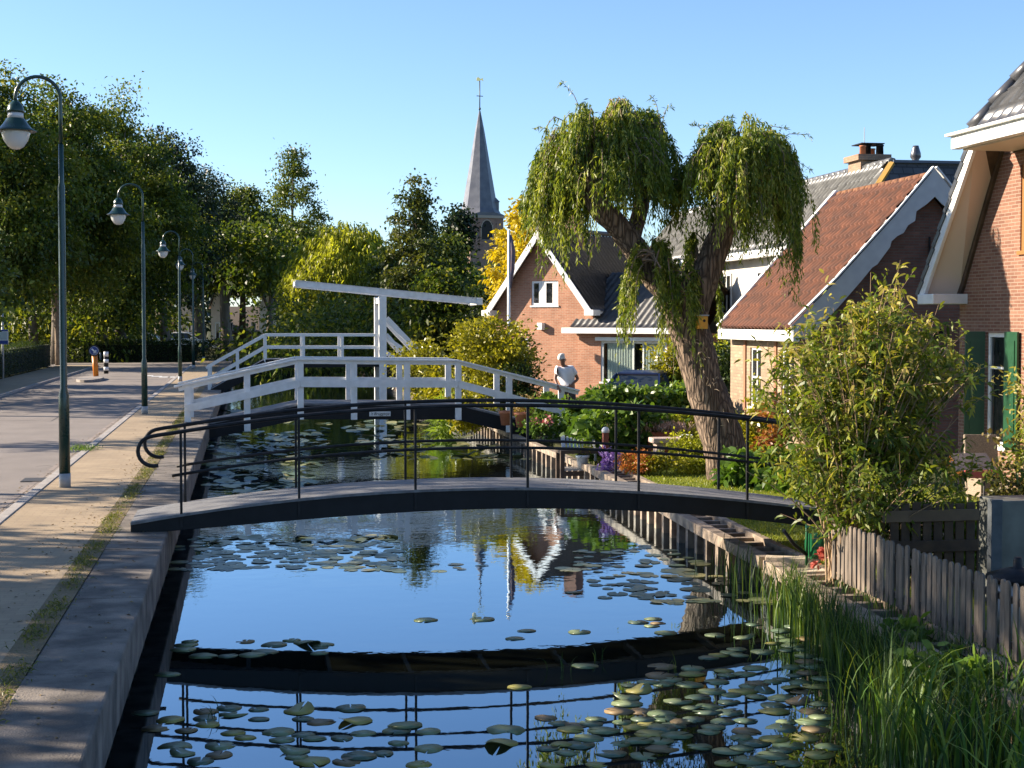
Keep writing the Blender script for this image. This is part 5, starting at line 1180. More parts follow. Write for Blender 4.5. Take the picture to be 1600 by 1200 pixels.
    MB().box((c.x-.085, c.y-.1, c.z-.02), (c.x+.085, c.y+.08, c.z+.2)).build('box', M('orange_yellow_paint', (.75, .36, .02), .5, (.62, .28, .02), 9), bq, bev=.006)
    MB().box((c.x-.10, c.y-.13, c.z+.2), (c.x+.10, c.y+.1, c.z+.225)).build('lid', ZINC, bq, bev=.004)
    MB().tube([(c.x+.02, c.y-.104, c.z+.12), (c.x+.02, c.y-.10, c.z+.12)], .025, 12).build('entrance_hole', BLACKP, bq)
willow()
# =================================================================== BIG BUSH BY THE FENCE
def bush():
    D = 16.4; b = at(1332, 880, D); b.z = GR; q = thing('tall_bush', 'tall arching bush with long curled leaves beside the right end of the black footbridge', 'bush', b)
    rng = np.random.default_rng(77); tw = MB(); Ps = []; Ds = []; tone = []
    px = D/FPX; top = at(1345, 410, D).z
    for k in range(190):
        a = rng.random()*6.283; u = rng.random()**.6; reach = 1.26*u; H = (top-b.z)*(.42+.60*(1-u*.62)*rng.uniform(.72, 1.0)); 
        if rng.random() < .28: H *= .55; reach *= 1.08
        ex = b.x+math.cos(a)*reach*1.05+.17; ey = b.y+math.sin(a)*reach*.9
        s = Vector((b.x+rng.normal()*.10, b.y+rng.normal()*.10, b.z)); e = Vector((ex, ey, b.z+H)); c = s.lerp(e, .5)+Vector((-(ex-b.x)*.25, 0, H*.16))
        pts = [s*(1-t)**2+c*(2*t*(1-t))+e*t*t for t in np.linspace(0, 1, 7)]; tw.tube(pts, [.013, .011, .009, .008, .006, .005, .003], 5, cap=False)
        arr = np.array([list(v) for v in pts])
        # side twigs
        for j in range(10):
            t = rng.uniform(2.0, 6.0); i0 = min(int(t), 5); f = t-i0; o = arr[i0]*(1-f)+arr[i0+1]*f; d = unit((arr[6]-arr[0])[None])[0]*.5+rng.normal(size=3)*.6; d[2] = abs(d[2])*.8+.1
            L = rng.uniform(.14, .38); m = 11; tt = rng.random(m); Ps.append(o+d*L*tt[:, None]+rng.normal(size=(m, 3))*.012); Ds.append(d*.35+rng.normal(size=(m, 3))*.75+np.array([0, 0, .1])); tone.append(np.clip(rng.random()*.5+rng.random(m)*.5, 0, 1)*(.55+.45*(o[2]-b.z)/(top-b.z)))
            if j < 4: tw.tube([o, o+d*L*.5, o+d*L], [.004, .003, .002], 4, cap=False)
    P = np.vstack(Ps); n = len(P)
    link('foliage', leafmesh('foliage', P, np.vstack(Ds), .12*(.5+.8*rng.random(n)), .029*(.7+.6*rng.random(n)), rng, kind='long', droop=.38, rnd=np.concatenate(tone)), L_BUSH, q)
    tw.build('stem', M('tan_stem', (.24, .15, .08), .8, (.36, .25, .15), 9), q, rnd=True)
bush()
# =================================================================== REEDS
def blades(name, P, L, wd, rng, lean=.18, seg=5, bias=(0, 0)):
    N = len(P); a = rng.random(N)*6.283; d = np.stack([np.cos(a), np.sin(a), np.zeros(N)], 1)*(lean*(.3+rng.random(N)))[:, None]+np.array([bias[0], bias[1], 0]); w = unit(np.stack([-np.sin(a+rng.normal(size=N)*.9), np.cos(a), np.zeros(N)], 1))
    V = []
    for i in range(seg+1):
        t = i/seg; c = P+np.array([0, 0, 1.0])*(L*t*(1-.12*t*t))[:, None]+d*(L*t**2.2)[:, None]*1.6; c[:, 2] -= (np.linalg.norm(d, axis=1)*L*t**3*.55); ww = (wd*(1-t**2.2)*(.65+.35*min(1, 3*t)))[:, None]*.5
        V += [c-w*ww, c+w*ww]
    V = np.stack(V, 1).reshape(-1, 3); k = 2*(seg+1); b = (np.arange(N)*k)[:, None]
    F = np.concatenate([b+np.array([2*i, 2*i+1, 2*i+3, 2*i+2]) for i in range(seg)], 1).ravel()
    return npmesh(name, V, F, np.full(N*seg, 4), np.repeat(rng.random(N), seg), smooth=True)
def reeds():
    rng = np.random.default_rng(12)
    def region(name, lab, N, fx, L0, L1, w0, w1, lean, mat, seed, bias=(0, 0)):
        rng = np.random.default_rng(seed); P = np.array([fx(rng) for _ in range(N)]); L = rng.uniform(L0, L1, N)
        tag(link(name, blades(name, P, L, rng.uniform(w0, w1, N), rng, lean, bias=bias), mat), lab, 'reeds', kind='stuff')
    def fa(rng):
        y = rng.uniform(9.6, 15.8); k = (y-9.6)/6.2; x = bx(y)-.10-abs(rng.normal())*(.42-.32*k); return (x, y, WZ-.02)
    region('reeds', 'dense dark green reeds standing in the water along the timber wall', 1700, fa, .40, .90, .008, .018, .18, L_REED, 1)
    def fb(rng):
        y = rng.uniform(8.0, 11.2); x = bx(y)+rng.uniform(-1.0, .9); return (x, y, WZ-.02)
    region('reeds', 'brighter broad reed blades filling the lower right corner', 620, fb, .45, 1.1, .012, .032, .34, leafmat('bright_blades', [(.015, .045, .010), (.04, .10, .016), (.09, .18, .025), (.24, .32, .045)], .35), 2)
    def fc(rng):
        y = rng.uniform(15.2, 18.4); x = bx(y)-.12-abs(rng.normal())*.18; return (x, y, WZ-.02)
    region('reeds', 'sparse thin reeds at the corner where the fence ends', 110, fc, .4, .8, .008, .016, .18, L_REED, 3)
    def fd(rng):
        y = rng.uniform(9, 15.5); return (bx(y)+rng.uniform(.25, .62), y, GR-.02)
    region('bank_grass', 'tall grass growing between the timber wall and the picket fence', 700, fd, .08, .26, .008, .016, .3, L_REED, 4)
    # broad leaved plant between reeds and fence
    for i, (px, py, D, r) in enumerate([(1475, 1060, 12.0, .26), (1530, 1030, 11.6, .22), (1420, 1000, 13.2, .18)]):
        c = at(px, py, D); c.z = GR-.1; shrub('broadleaf_plant', ['low broad-leaved green plant in the reeds below the fence', 'bright broad-leaved plant against the pickets at lower right', 'small broad-leaved plant over the timber cap in the reeds'][i], c, (r, r, .36), 130, .13, L_BROAD, 200+i, cat='plant', kind='long', ratio=.5, cr=.08, per=12, stems=False)
    # sprouts in the open water
    for i, (px, py, n) in enumerate([(335, 1122, 5), (886, 1048, 6), (930, 1032, 4), (1050, 1050, 5)]):
        rng = np.random.default_rng(300+i); c = atz(px, py, WZ); P = np.array([c]*n)+rng.normal(size=(n, 3))*np.array([.05, .05, 0])
        tag(link('water_grass', blades('water_grass', P, rng.uniform(.12, .28, n), np.full(n, .009), rng, .4), L_REED, loc=(c.x, c.y, WZ)), ['thin grass sprout in the water near the quay, bottom left', 'upright grass sprout left of the pad raft', 'short grass sprout leaning over the pad raft', 'grass sprout in the middle of the pad raft'][i], 'water plant')
reeds()
# =================================================================== FENCES
def fences():
    q = thing('picket_fence', 'low weathered grey picket fence with rounded tops running to the right edge', 'fence', (6.15, 13, GR))
    rg = random.Random(6); y = 15.45; k = 0
    def picket(x, y, w, z0, z1, nm, mat, par, along='y', t=.018):
        n = 7; P = []
        for i in range(n+1):
            a = math.pi*i/n; P.append((-w/2*math.cos(a), z1-w*.5+w*.5*math.sin(a)))
        P = [(-w/2, z0)]+P+[(w/2, z0)]
        tx, tz = rg.uniform(-.012, .012), rg.uniform(-.012, .012)
        if along == 'y': MB().poly([(x+tz, y+a+tx*(b-z0), b) for a, b in P], (t, 0, 0)).build(nm, mat, par)
        else: MB().poly([(x+a+tx*(b-z0), y, b) for a, b in P], (0, t, 0)).build(nm, mat, par)
    def fxl(y): return 6.15-.012*(16.5-y)
    while y > 7.5:
        picket(fxl(y), y, .078+rg.uniform(-.004, .004), GR+.07, .27+rg.uniform(-.015, .012), 'picket', WOODB, q); y -= .118
    for z in (GR+.17, .12): MB().bar((fxl(15.45)+.035, 15.5, z), (fxl(7.5)+.035, 7.5, z), .03, .055).build('fence_rail', WOODB, q)
    for y in (15.4, 13.4, 11.4, 9.4): MB().box((fxl(y)+.05, y-.035, GR-.1), (fxl(y)+.12, y+.035, .22)).build('fence_post', WOODB, q, bev=.006)
    q = thing('slat_fence', 'dark brown wide-slatted garden fence behind the grey pickets', 'fence', (7.2, 15.2, GR))
    x0 = at(1385, 800, 16).x; x1 = at(1547, 800, 16).x; Y = 15.0; n = 9
    for i in range(n): x = x0+(x1-x0-.1)*i/(n-1); MB().box((x, Y, GR+.02), (x+.095, Y+.02, .48+(i % 3)*.01)).build('slat', WOODD, q, bev=.004)
    for z in (.30, -.02): MB().box((x0-.1, Y-.03, z), (x1, Y-.002, z+.12)).build('fence_rail', M('brown_rail', (.13, .085, .05), .75, (.18, .12, .07), 6) if z == .30 else WOODD, q, bev=.004)
    # zinc screen
    a = at(1556, 783, 15.0); b = at(1640, 783, 15.0); q = thing('grey_screen', 'grey zinc planter box with a dark post at the right edge', 'planter', (a.x, a.y, GR))
    MB().box((a.x+.05, a.y, GR), (b.x, a.y+.45, a.z)).build('panel', M('galvanised_sheet', (.07, .075, .07), .5, (.14, .145, .13), 3, .1, 20, metal=.15), q, bev=.01)
    MB().box((a.x-.07, a.y-.05, GR), (a.x+.05, a.y+.04, a.z+.02)).build('corner_post', M('blue_grey_post', (.035, .045, .055), .6, (.07, .08, .09), 8), q, bev=.008)
    c = at(1590, 895, 13.6); q = thing('round_lid', 'round dark lid with a knob in front of the grey planter box', 'lid', (c.x, c.y, GR))
    MB().lathe([(.0, 0), (.26, 0), (.28, .03), (.27, .06), (.10, .12), (.04, .13), (.04, .19), (.03, .22), (0, .22)], (c.x, c.y, max(c.z-.08, GR)), 24).build('lid', BLACKP, q)
    MB().lathe([(.2, 0), (.24, max(c.z-.08-GR, .05))], (c.x, c.y, GR), 18).build('drum', ZINC, q)
fences()
# =================================================================== HEDGES AND GARDEN PLANTS
def hedge(lab, x0, x1, y0, y1, z0, z1, n, leaf, mat, seed, name='hedge', kind='quad', ratio=.6, wav=.06):
    rng = np.random.default_rng(seed); q = thing(name, lab, 'hedge', ((x0+x1)/2, (y0+y1)/2, z0)); 
    A = np.array([x1-x0, y1-y0, z1-z0]); f = rng.choice(5, n, p=np.array([A[1]*A[2], A[1]*A[2], A[0]*A[2], A[0]*A[2], A[0]*A[1]])/(2*A[1]*A[2]+2*A[0]*A[2]+A[0]*A[1]))
    U = rng.random((n, 3)); U[f == 0, 0] = 0; U[f == 1, 0] = 1; U[f == 2, 1] = 0; U[f == 3, 1] = 1; U[f == 4, 2] = 1
    P = np.array([x0, y0, z0])+U*A; ins = np.array([(x0+x1)/2, (y0+y1)/2, (z0+z1)/2])-P; P += rng.normal(size=(n, 3))*wav+ins*np.abs(rng.normal(size=(n, 1)))*.10
    P[:, 2] += (.07*np.sin(P[:, 1]*1.7)+.05*np.sin(P[:, 0]*3+P[:, 1]*.6))*U[:, 2]; P[:, 2] = np.maximum(P[:, 2], z0)
    link('foliage', leafmesh('foliage', P, -ins*.5+rng.normal(size=(n, 3))*.8+np.array([0, 0, .4]), leaf*(.6+.7*rng.random(n)), leaf*ratio*np.ones(n), rng, kind=kind, rnd=rng.random(n)), mat, q)
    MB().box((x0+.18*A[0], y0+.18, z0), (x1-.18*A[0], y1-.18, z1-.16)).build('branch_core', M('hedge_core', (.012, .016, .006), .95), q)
hedge('long dark clipped hedge behind the pavement at the left edge', -11.2, -9.95, 45, 83.5, 0, 1.27, 24000, .085, L_HEDGE, 1)
hedge('clipped hedge across the end of the road, behind the traffic island', -11.6, -1.2, 95.5, 97, -.1, 1.05, 9000, .12, L_HEDGE, 2)
hedge('sunlit low green hedge by the far houses left of the drawbridge', -.8, 3.6, 99, 100.5, -.15, 1.0, 4000, .14, L_MID, 3)
# broadleaf hedge in front of the blue car
c1 = at(905, 655, 33.5); c2 = at(1075, 640, 35)
def gp(px, py, D, z=GR): c = at(px, py, D); c.z = z; return c
hedge('leafy broad-leaved garden hedge in front of the blue car', gp(925, 600, 36).x, gp(1085, 600, 36).x, 34.2, 35.6, GR, .62, 9000, .17, L_BROAD, 4, kind='long', ratio=.55, wav=.10)
shrub('shrub', 'dark broad-leaved shrub with lime green tips right of the white footbridge end', gp(960, 640, 31.5), (1.05, .7, 1.15), 3400, .17, L_BROAD, 11, kind='long', ratio=.6, cr=.14)
shrub('shrub', 'broad-leaved shrub with lime tips left of the brown planter', gp(1010, 640, 32), (.7, .6, 1.05), 1900, .17, L_BROAD, 12, kind='long', ratio=.6, cr=.14)
shrub('rhododendron', 'big rounded yellow green rhododendron in front of the brick house', gp(762, 600, 43.5), (1.45, 1.2, 2.95), 9000, .15, L_RHO, 13, ratio=.38, kind='long', cr=.16, per=18)
shrub('rhododendron', 'lower yellow green bush behind the drawbridge strut', gp(660, 600, 50), (1.0, 1.0, 2.2), 4500, .15, L_RHO, 14, ratio=.4, kind='long', cr=.16, per=18)
shrub('rhododendron', 'yellow green bush between the strut and the big rounded one', gp(705, 620, 46), (.9, .9, 1.7), 3500, .15, L_RHO, 15, ratio=.4, kind='long', cr=.15, per=18)
shrub('shrub', 'dark shrub beneath the right side of the big rounded bush', gp(805, 620, 42.5), (.8, .7, 1.6), 2600, .13, L_HEDGE, 16, ratio=.5, cr=.14)
shrub('shrub', 'brownish shrub behind the white railing left of the person', gp(818, 625, 39.5), (.5, .5, 1.0), 1300, .10, leafmat('brown_leaves', [(.12, .10, .03), (.22, .15, .05), (.3, .2, .08)], .3), 17, cr=.1)
shrub('shrub', 'lime green broad-leaved shrub just left of the person', gp(850, 630, 38), (.42, .4, 1.05), 900, .17, L_BROAD, 18, kind='long', ratio=.6, cr=.1)
shrub('shrub', 'dark leafy shrub just right of the person', gp(905, 620, 35.8), (.45, .4, 1.0), 1100, .15, L_BROAD, 19, kind='long', ratio=.6, cr=.1)
shrub('flowering_shrub', 'yellow green shrub with one red bloom behind the white railing', gp(742, 640, 39), (.8, .6, 1.1), 2300, .12, L_RHO, 20, kind='long', ratio=.5, cr=.12, flowers=(PINK, 3, .10))
shrub('flowering_shrub', 'pink flowering plant right of the terracotta pots', gp(842, 655, 35.5), (.42, .35, .62), 900, .10, L_BROAD, 21, cat='plant', kind='long', cr=.1, flowers=(PINK, 9, .11), stems=False)
shrub('flowering_shrub', 'climbing shrub with white flowers right of the curtained window', gp(1062, 600, 44), (.75, .6, 2.3), 4200, .13, L_RHO, 22, kind='long', ratio=.45, cr=.14, flowers=(WHITEF, 10, .14))
shrub('shrub', 'golden green shrub left of the willow trunk', gp(1062, 640, 32.5), (.62, .5, 1.05), 2200, .10, L_YG, 23, cr=.1)
shrub('shrub', 'yellow green low shrub at the left foot of the willow trunk', gp(1082, 700, 29.5), (.55, .45, .62), 1700, .09, L_YG, 24, cr=.08)
shrub('shrub', 'dark evergreen shrub between the willow trunk and the pale wall', gp(1140, 560, 40), (.85, .7, 2.5), 4200, .13, L_HEDGE, 25, cr=.15)
shrub('shrub', 'bright yellow topped shrub behind the willow trunk', gp(1128, 540, 44), (.6, .6, 2.75), 2000, .12, L_YG, 26, cr=.14)
shrub('shrub', 'green shrub at the foot of the pale wall right of the trunk', gp(1185, 640, 30.5), (.65, .5, 1.35), 2800, .12, L_RHO, 27, kind='long', cr=.12)
shrub('shrub', 'reddish leaved shrub under the tall narrow windows', gp(1205, 640, 29.5), (.35, .3, 1.25), 900, .11, leafmat('red_leaves', [(.2, .06, .03), (.32, .12, .04), (.3, .25, .05)], .3), 28, kind='long', cr=.1)
for i, (px, D, w, lab) in enumerate([(1150, 26.0, .30, 'hosta clump right against the willow trunk base'), (1188, 25.8, .32, 'hosta clump right of the willow, with pale leaf tips'), (1222, 25.4, .32, 'hosta clump at the edge of the tall bush'), (1255, 24.8, .34, 'dark leafy clump half hidden by the tall bush')]):
    shrub('hosta', lab, gp(px, 740, D), (w, w, .62), 300, .26, L_BROAD, 40+i, cat='plant', kind='long', ratio=.42, cr=.07, per=10, stems=False, droop=.4, flowers=(PINK, 2, .06) if i < 2 else None)
shrub('flower_clump', 'purple flower clump beside the pale timber cap', gp(955, 725, 28.3), (.27, .25, .48), 700, .07, PURPLE, 50, cat='flowers', cr=.05, stems=False)
shrub('heather_clump', 'orange rust coloured low shrub right of the purple flowers', gp(995, 722, 27.8), (.46, .3, .42), 1500, .06, ORANGE, 51, cat='plant', cr=.06, stems=False)
shrub('low_shrub', 'low dark green edging shrub right of the orange one', gp(1040, 725, 27.8), (.52, .3, .36), 1300, .08, L_RHO, 52, cr=.07, stems=False)
shrub('low_shrub', 'low yellow green edging shrub at the left of the trunk base', gp(1078, 720, 28.2), (.4, .3, .38), 1100, .08, L_YG, 53, cr=.07, stems=False)
shrub('rose_bush', 'dark shrub with one white rose at the right edge', gp(1578, 800, 17.8), (.42, .4, 1.35), 2300, .075, leafmat('rose_leaves', [(.03, .04, .012), (.07, .075, .02), (.2, .14, .04)], .3), 54, kind='long', cr=.09, flowers=(WHITEF, 1, .09))
shrub('shrub', 'lime green leafy shrub behind the brown slatted fence', gp(1512, 800, 16.6), (.46, .3, .98), 2300, .075, leafmat('lime_leaves', [(.08, .14, .015), (.18, .26, .03), (.34, .38, .04)], .4), 55, kind='long', cr=.07)
shrub('shrub', 'dark shrub behind the slatted fence under the tall bush', gp(1420, 800, 16.9), (.6, .4, .75), 2200, .08, L_HEDGE, 56, kind='long', cr=.09)
shrub('shrub', 'thin yellowish shrub against the green shutter at the right edge', gp(1612, 600, 20.5), (.3, .3, 2.25), 1100, .10, L_BUSH, 57, kind='long', ratio=.28, cr=.12)
shrub('red_leaf_plant', 'small red leaved potted plant behind the fence end', gp(1283, 850, 16.9), (.09, .09, .42), 120, .07, leafmat('red_rosette', [(.45, .08, .06), (.6, .2, .15)], .3, tint=(1, 1, 1)), 58, cat='plant', kind='long', stems=False, cr=.02)
shrub('reed_clump', 'bright green iris blades beyond the white railing, under the strut', gp(690, 640, 40.5, WZ), (.25, .2, 1.2), 420, .5, leafmat('iris', [(.12, .2, .02), (.25, .33, .04)], .4), 59, cat='plant', kind='long', ratio=.06, stems=False, cr=.1)
# =================================================================== GARDEN THINGS
def pot(lab, c, r, h, mat, name='flower_pot', soil=True, cat='flower pot', group=None):
    q = thing(name, lab, cat, c, group=group)
    MB().lathe([(r*.72, 0), (r*.92, h*.8), (r*1.05, h*.8), (r*1.08, h), (r*.95, h), (r*.9, h*.9)], c, 20).build('pot', mat, q)
    MB().lathe([(0, h*.9), (r*.9, h*.9)], c, 16).build('soil', M('soil', (.03, .02, .014), .95) if 'soil' not in bpy.data.materials else bpy.data.materials['soil'], q); return q
pot('terracotta pot behind the white railing, right one of two', gp(815, 645, 35.8, -.1), .17, .34, TERRA)
pot('terracotta pot behind the white railing post, left one of two', gp(791, 645, 36.5, -.1), .17, .34, TERRA)
WPOT = M('white_glazed_pot', (.74, .74, .74), .3)
pot('white pot standing on the brown planter bench by the water', gp(910, 741, 29.8, -.47), .13, .25, WPOT)
shrub('pot_plant', 'small trailing plant in the white pot on the planter bench', gp(910, 741, 29.8, -.24), (.2, .2, .16), 260, .06, L_RHO, 60, cat='plant', stems=False, cr=.05)
pot('white pot at the left of the willow trunk', gp(1071, 690, 30.5, GR+.02), .13, .52, WPOT)
def garden():
    rb = M('red_brown_board', (.20, .05, .03), .7, (.26, .08, .04), 5)
    c = gp(1030, 700, 31.5); q = thing('planter_box', 'red brown wooden planter with dry pink heather', 'planter', c)
    MB().box((c.x-.30, c.y-.25, GR), (c.x+.32, c.y+.3, .12)).build('box', rb, q, bev=.01)
    rng = np.random.default_rng(61); P = np.array([c.x, c.y, .14])+rng.normal(size=(900, 3))*np.array([.38, .16, .05])
    link('heather', leafmesh('heather', P, rng.normal(size=P.shape)*.3+np.array([0, 0, 1]), .2*(.5+rng.random(900)*.6), np.full(900, .02), rng), HEATH, q)
    # brown bench/planter by the water
    a = gp(876, 745, 29.6); b = gp(962, 745, 29.8); q = thing('planter_bench', 'dark brown open planter bench at the water edge with a pale shelf', 'bench', ((a.x+b.x)/2, a.y, -.8))
    zt = -.12; x0, x1 = a.x, b.x; y = a.y; MB().box((x0, y, zt-.07), (x1, y+.5, zt)).build('top', WOODD, q, bev=.006)
    for x in (x0, x1-.08): 
        for yy in (y, y+.42): MB().box((x, yy, -.85), (x+.08, yy+.08, zt-.071)).build('leg', WOODD, q, bev=.004)
    MB().box((x0+.08, y+.03, -.52), (x1-.08, y+.45, -.475)).build('shelf', M('pale_shelf', (.55, .48, .40), .7), q); MB().box((x0+.08, y+.0, -.62), (x1-.08, y+.025, -.53)).build('apron', WOODD, q)
    # grey slatted garden chair
    c = gp(900, 715, 30.6); q = thing('garden_chair', 'grey slatted deck chair behind the planter bench', 'chair', c); gw = M('grey_chair_wood', (.34, .36, .38), .7)
    for i in range(8): MB().bar((c.x-.25+i*.08, c.y-.1+i*.02, -.20), (c.x-.16+i*.08, c.y+.45+i*.02, .06-i*.025), .045, .02).build('slat', gw, q)
    for s in (-.28, .36): MB().bar((c.x+s, c.y-.1, -.22), (c.x+s+.1, c.y+.5, .02), .05, .05).build('frame_rail', gw, q)
    for s in (-.26, .38):
        for yy in (0, .4): MB().box((c.x+s, c.y+yy, GR), (c.x+s+.04, c.y+yy+.04, -.2)).build('leg', gw, q)
    # post with white cap
    c = gp(946, 702, 30); z = at(946, 668, 30).z; q = thing('bollard_light', 'brown garden post with a white cap in the lawn edge', 'post', c)
    MB().box((c.x-.055, c.y-.055, GR), (c.x+.055, c.y+.055, z-.1)).build('post', rb, q, bev=.006); MB().lathe([(.075, 0), (.08, .05), (.05, .1), (0, .115)], (c.x, c.y, z-.1), 14).build('cap', WHITE, q)
    # stone slab table/bench
    c = gp(1045, 700, 30); q = thing('stone_bench', 'low pinkish stone slab bench on blocks behind the lawn', 'bench', c); st = M('pink_stone', (.46, .33, .27), .8, (.56, .42, .34), 4, .3)
    MB().box((c.x-.36, c.y-.2, .0), (c.x+.42, c.y+.22, .1)).build('slab', st, q, bev=.02)
    for s in (-.28, .22): MB().box((c.x+s, c.y-.14, GR), (c.x+s+.16, c.y+.15, -.002)).build('block', st, q, bev=.01)
    # pale terrace wall band behind
    # green watering tool behind the fence end
    c = gp(1280, 850, 17.6); q = thing('hose_cart', 'dark green plastic garden hose cart behind the fence end', 'hose cart', c); gr = M('green_plastic', (.01, .10, .035), .3)
    MB().tube([(c.x-.12, c.y, GR+.22), (c.x+.12, c.y, GR+.22)], .15, 20).build('reel', gr, q)
    for s in (-.15, .15): MB().tube([(c.x+s, c.y, GR), (c.x+s, c.y, GR+.42), (c.x+s*.9, c.y+.04, GR+.46)], .018, 8).build('frame', gr, q)
    MB().tube([(c.x-.15, c.y, GR+.44), (c.x+.15, c.y, GR+.44)], .02, 8).build('handle', gr, q)
    MB().tube([(c.x-.15, c.y, GR+.12), (c.x-.32, c.y-.02, GR+.26), (c.x-.45, c.y-.05, GR+.42)], .022, 8).build('lever', BLACKP, q)
    # low rounded masonry in the corner: potted red plant stand
    # wicker chair
    c = gp(1535, 740, 21.5); z1 = at(1535, 680, 21.5).z; q = thing('wicker_chair', 'pale wicker chair in front of the shuttered window', 'chair', c); wk = M('wicker', (.30, .24, .17), .8, (.20, .155, .11), 60, .8, 90)
    MB().bar((c.x, c.y, GR+.42), (c.x+.02, c.y+.12, z1), .05, .5, (1, 0, 0)).build('backrest', wk, q, bev=.015)
    MB().box((c.x-.25, c.y-.45, GR+.38), (c.x+.25, c.y, GR+.44)).build('seat', wk, q, bev=.01)
    for sx in (-.23, .19):
        for sy in (-.42, -.04): MB().box((c.x+sx, c.y+sy, GR), (c.x+sx+.04, c.y+sy+.04, GR+.38)).build('leg', wk, q)
        MB().box((c.x+sx, c.y-.42, GR+.44), (c.x+sx+.04, c.y+.02, GR+.64)).build('armrest', wk, q)
    # sun lounger canopy: grey roof with red and orange side
    c = gp(1508, 740, 20); z1 = at(1500, 708, 20).z; q = thing('garden_tent', 'small low garden tent with grey top and red and orange sides', 'tent', c)
    w = .34; P = [(-w*.95, -.3), (w, -.3), (w, .3), (-w*.95, .3)]; zl = z1-.20
    MB().add([(c.x-w, c.y-.25, zl), (c.x+w, c.y-.25, zl-.02), (c.x+w*.85, c.y, z1), (c.x-w*.55, c.y, z1), (c.x-w, c.y+.25, zl), (c.x+w, c.y+.25, zl)], [(0, 1, 2, 3), (5, 4, 3, 2)]).build('top', M('tent_grey', (.16, .13, .12), .8), q)
    MB().box((c.x-w*.4, c.y-.28, zl-.10), (c.x+w, c.y-.25, zl)).build('red_side', M('tent_red', (.42, .07, .05), .7), q)
    MB().add([(c.x-w*1.05, c.y-.26, zl-.07), (c.x-w*.35, c.y-.27, zl-.06), (c.x-w*.72, c.y-.05, z1-.02)], [(0, 1, 2)]).build('orange_end', M('tent_orange', (.6, .22, .03), .7), q)
    for sx in (-w*.8, w*.8): MB().tube([(c.x+sx, c.y, GR), (c.x+sx, c.y, zl)], .015, 6).build('leg', BLACKP, q)
    # round pink boulders
    for i, px in enumerate((1447, 1468)):
        c = gp(px, 800, 17.4); z = at(px, 782, 17.4).z; q2 = MB(); q2.lathe([(0, 0), (.10, 0), (.13, (z-GR)*.5), (.11, (z-GR)*.85), (.05, z-GR), (0, z-GR)], c, 16)
        tag(q2.build('stone_ball', M('pink_rough_stone', (.45, .28, .24), .8, (.55, .38, .33), 6, .4) if i == 0 else bpy.data.materials['pink_rough_stone'], loc=c), ['pinkish rounded stone pillar behind the slatted fence, left one', 'pinkish rounded stone pillar behind the slatted fence, right one'][i], 'garden ornament')
    # flag pole with furled flag
    D = 48.; c = at(795, 500, D); z1 = at(795, 352, D).z; q = thing('flag_pole', 'white flag pole with a furled dark flag beside the brick gable', 'flag pole', (c.x, c.y, -.5))
    MB().lathe([(.062, 0), (.055, 1.5), (.042, z1+.35), (.0, z1+.36)], (c.x, c.y, -.5), 10).build('pole', WHITE, q); MB().lathe([(0, 0), (.07, .05), (.07, .09), (0, .14)], (c.x, c.y, z1-.12), 10).build('finial', BRASS, q)
    mb = MB(); z0 = at(795, 450, D).z; mb.tube([(c.x+.05, c.y-.02, z1-.3), (c.x+.12, c.y-.02, z1-.8), (c.x+.10, c.y-.02, z0+.6), (c.x+.06, c.y-.02, z0)], [.03, .09, .07, .02], 8, jit=.25); mb.build('furled_flag', M('flag_cloth', (.05, .06, .12), .8, (.16, .10, .10), 4), q)
    # terrace where the person stands
    MB().box((6.95, 36.2, GR-.1), (9.3, 40.5, -.17)).build('terrace', M('terrace_tiles', (.26, .2, .16), .9, (.32, .26, .2), 4), None)
    tag(bpy.data.objects['terrace'], kind='structure')
    # wire garden chair near the bridge end
    c = gp(858, 700, 33.0, -.17)
garden()
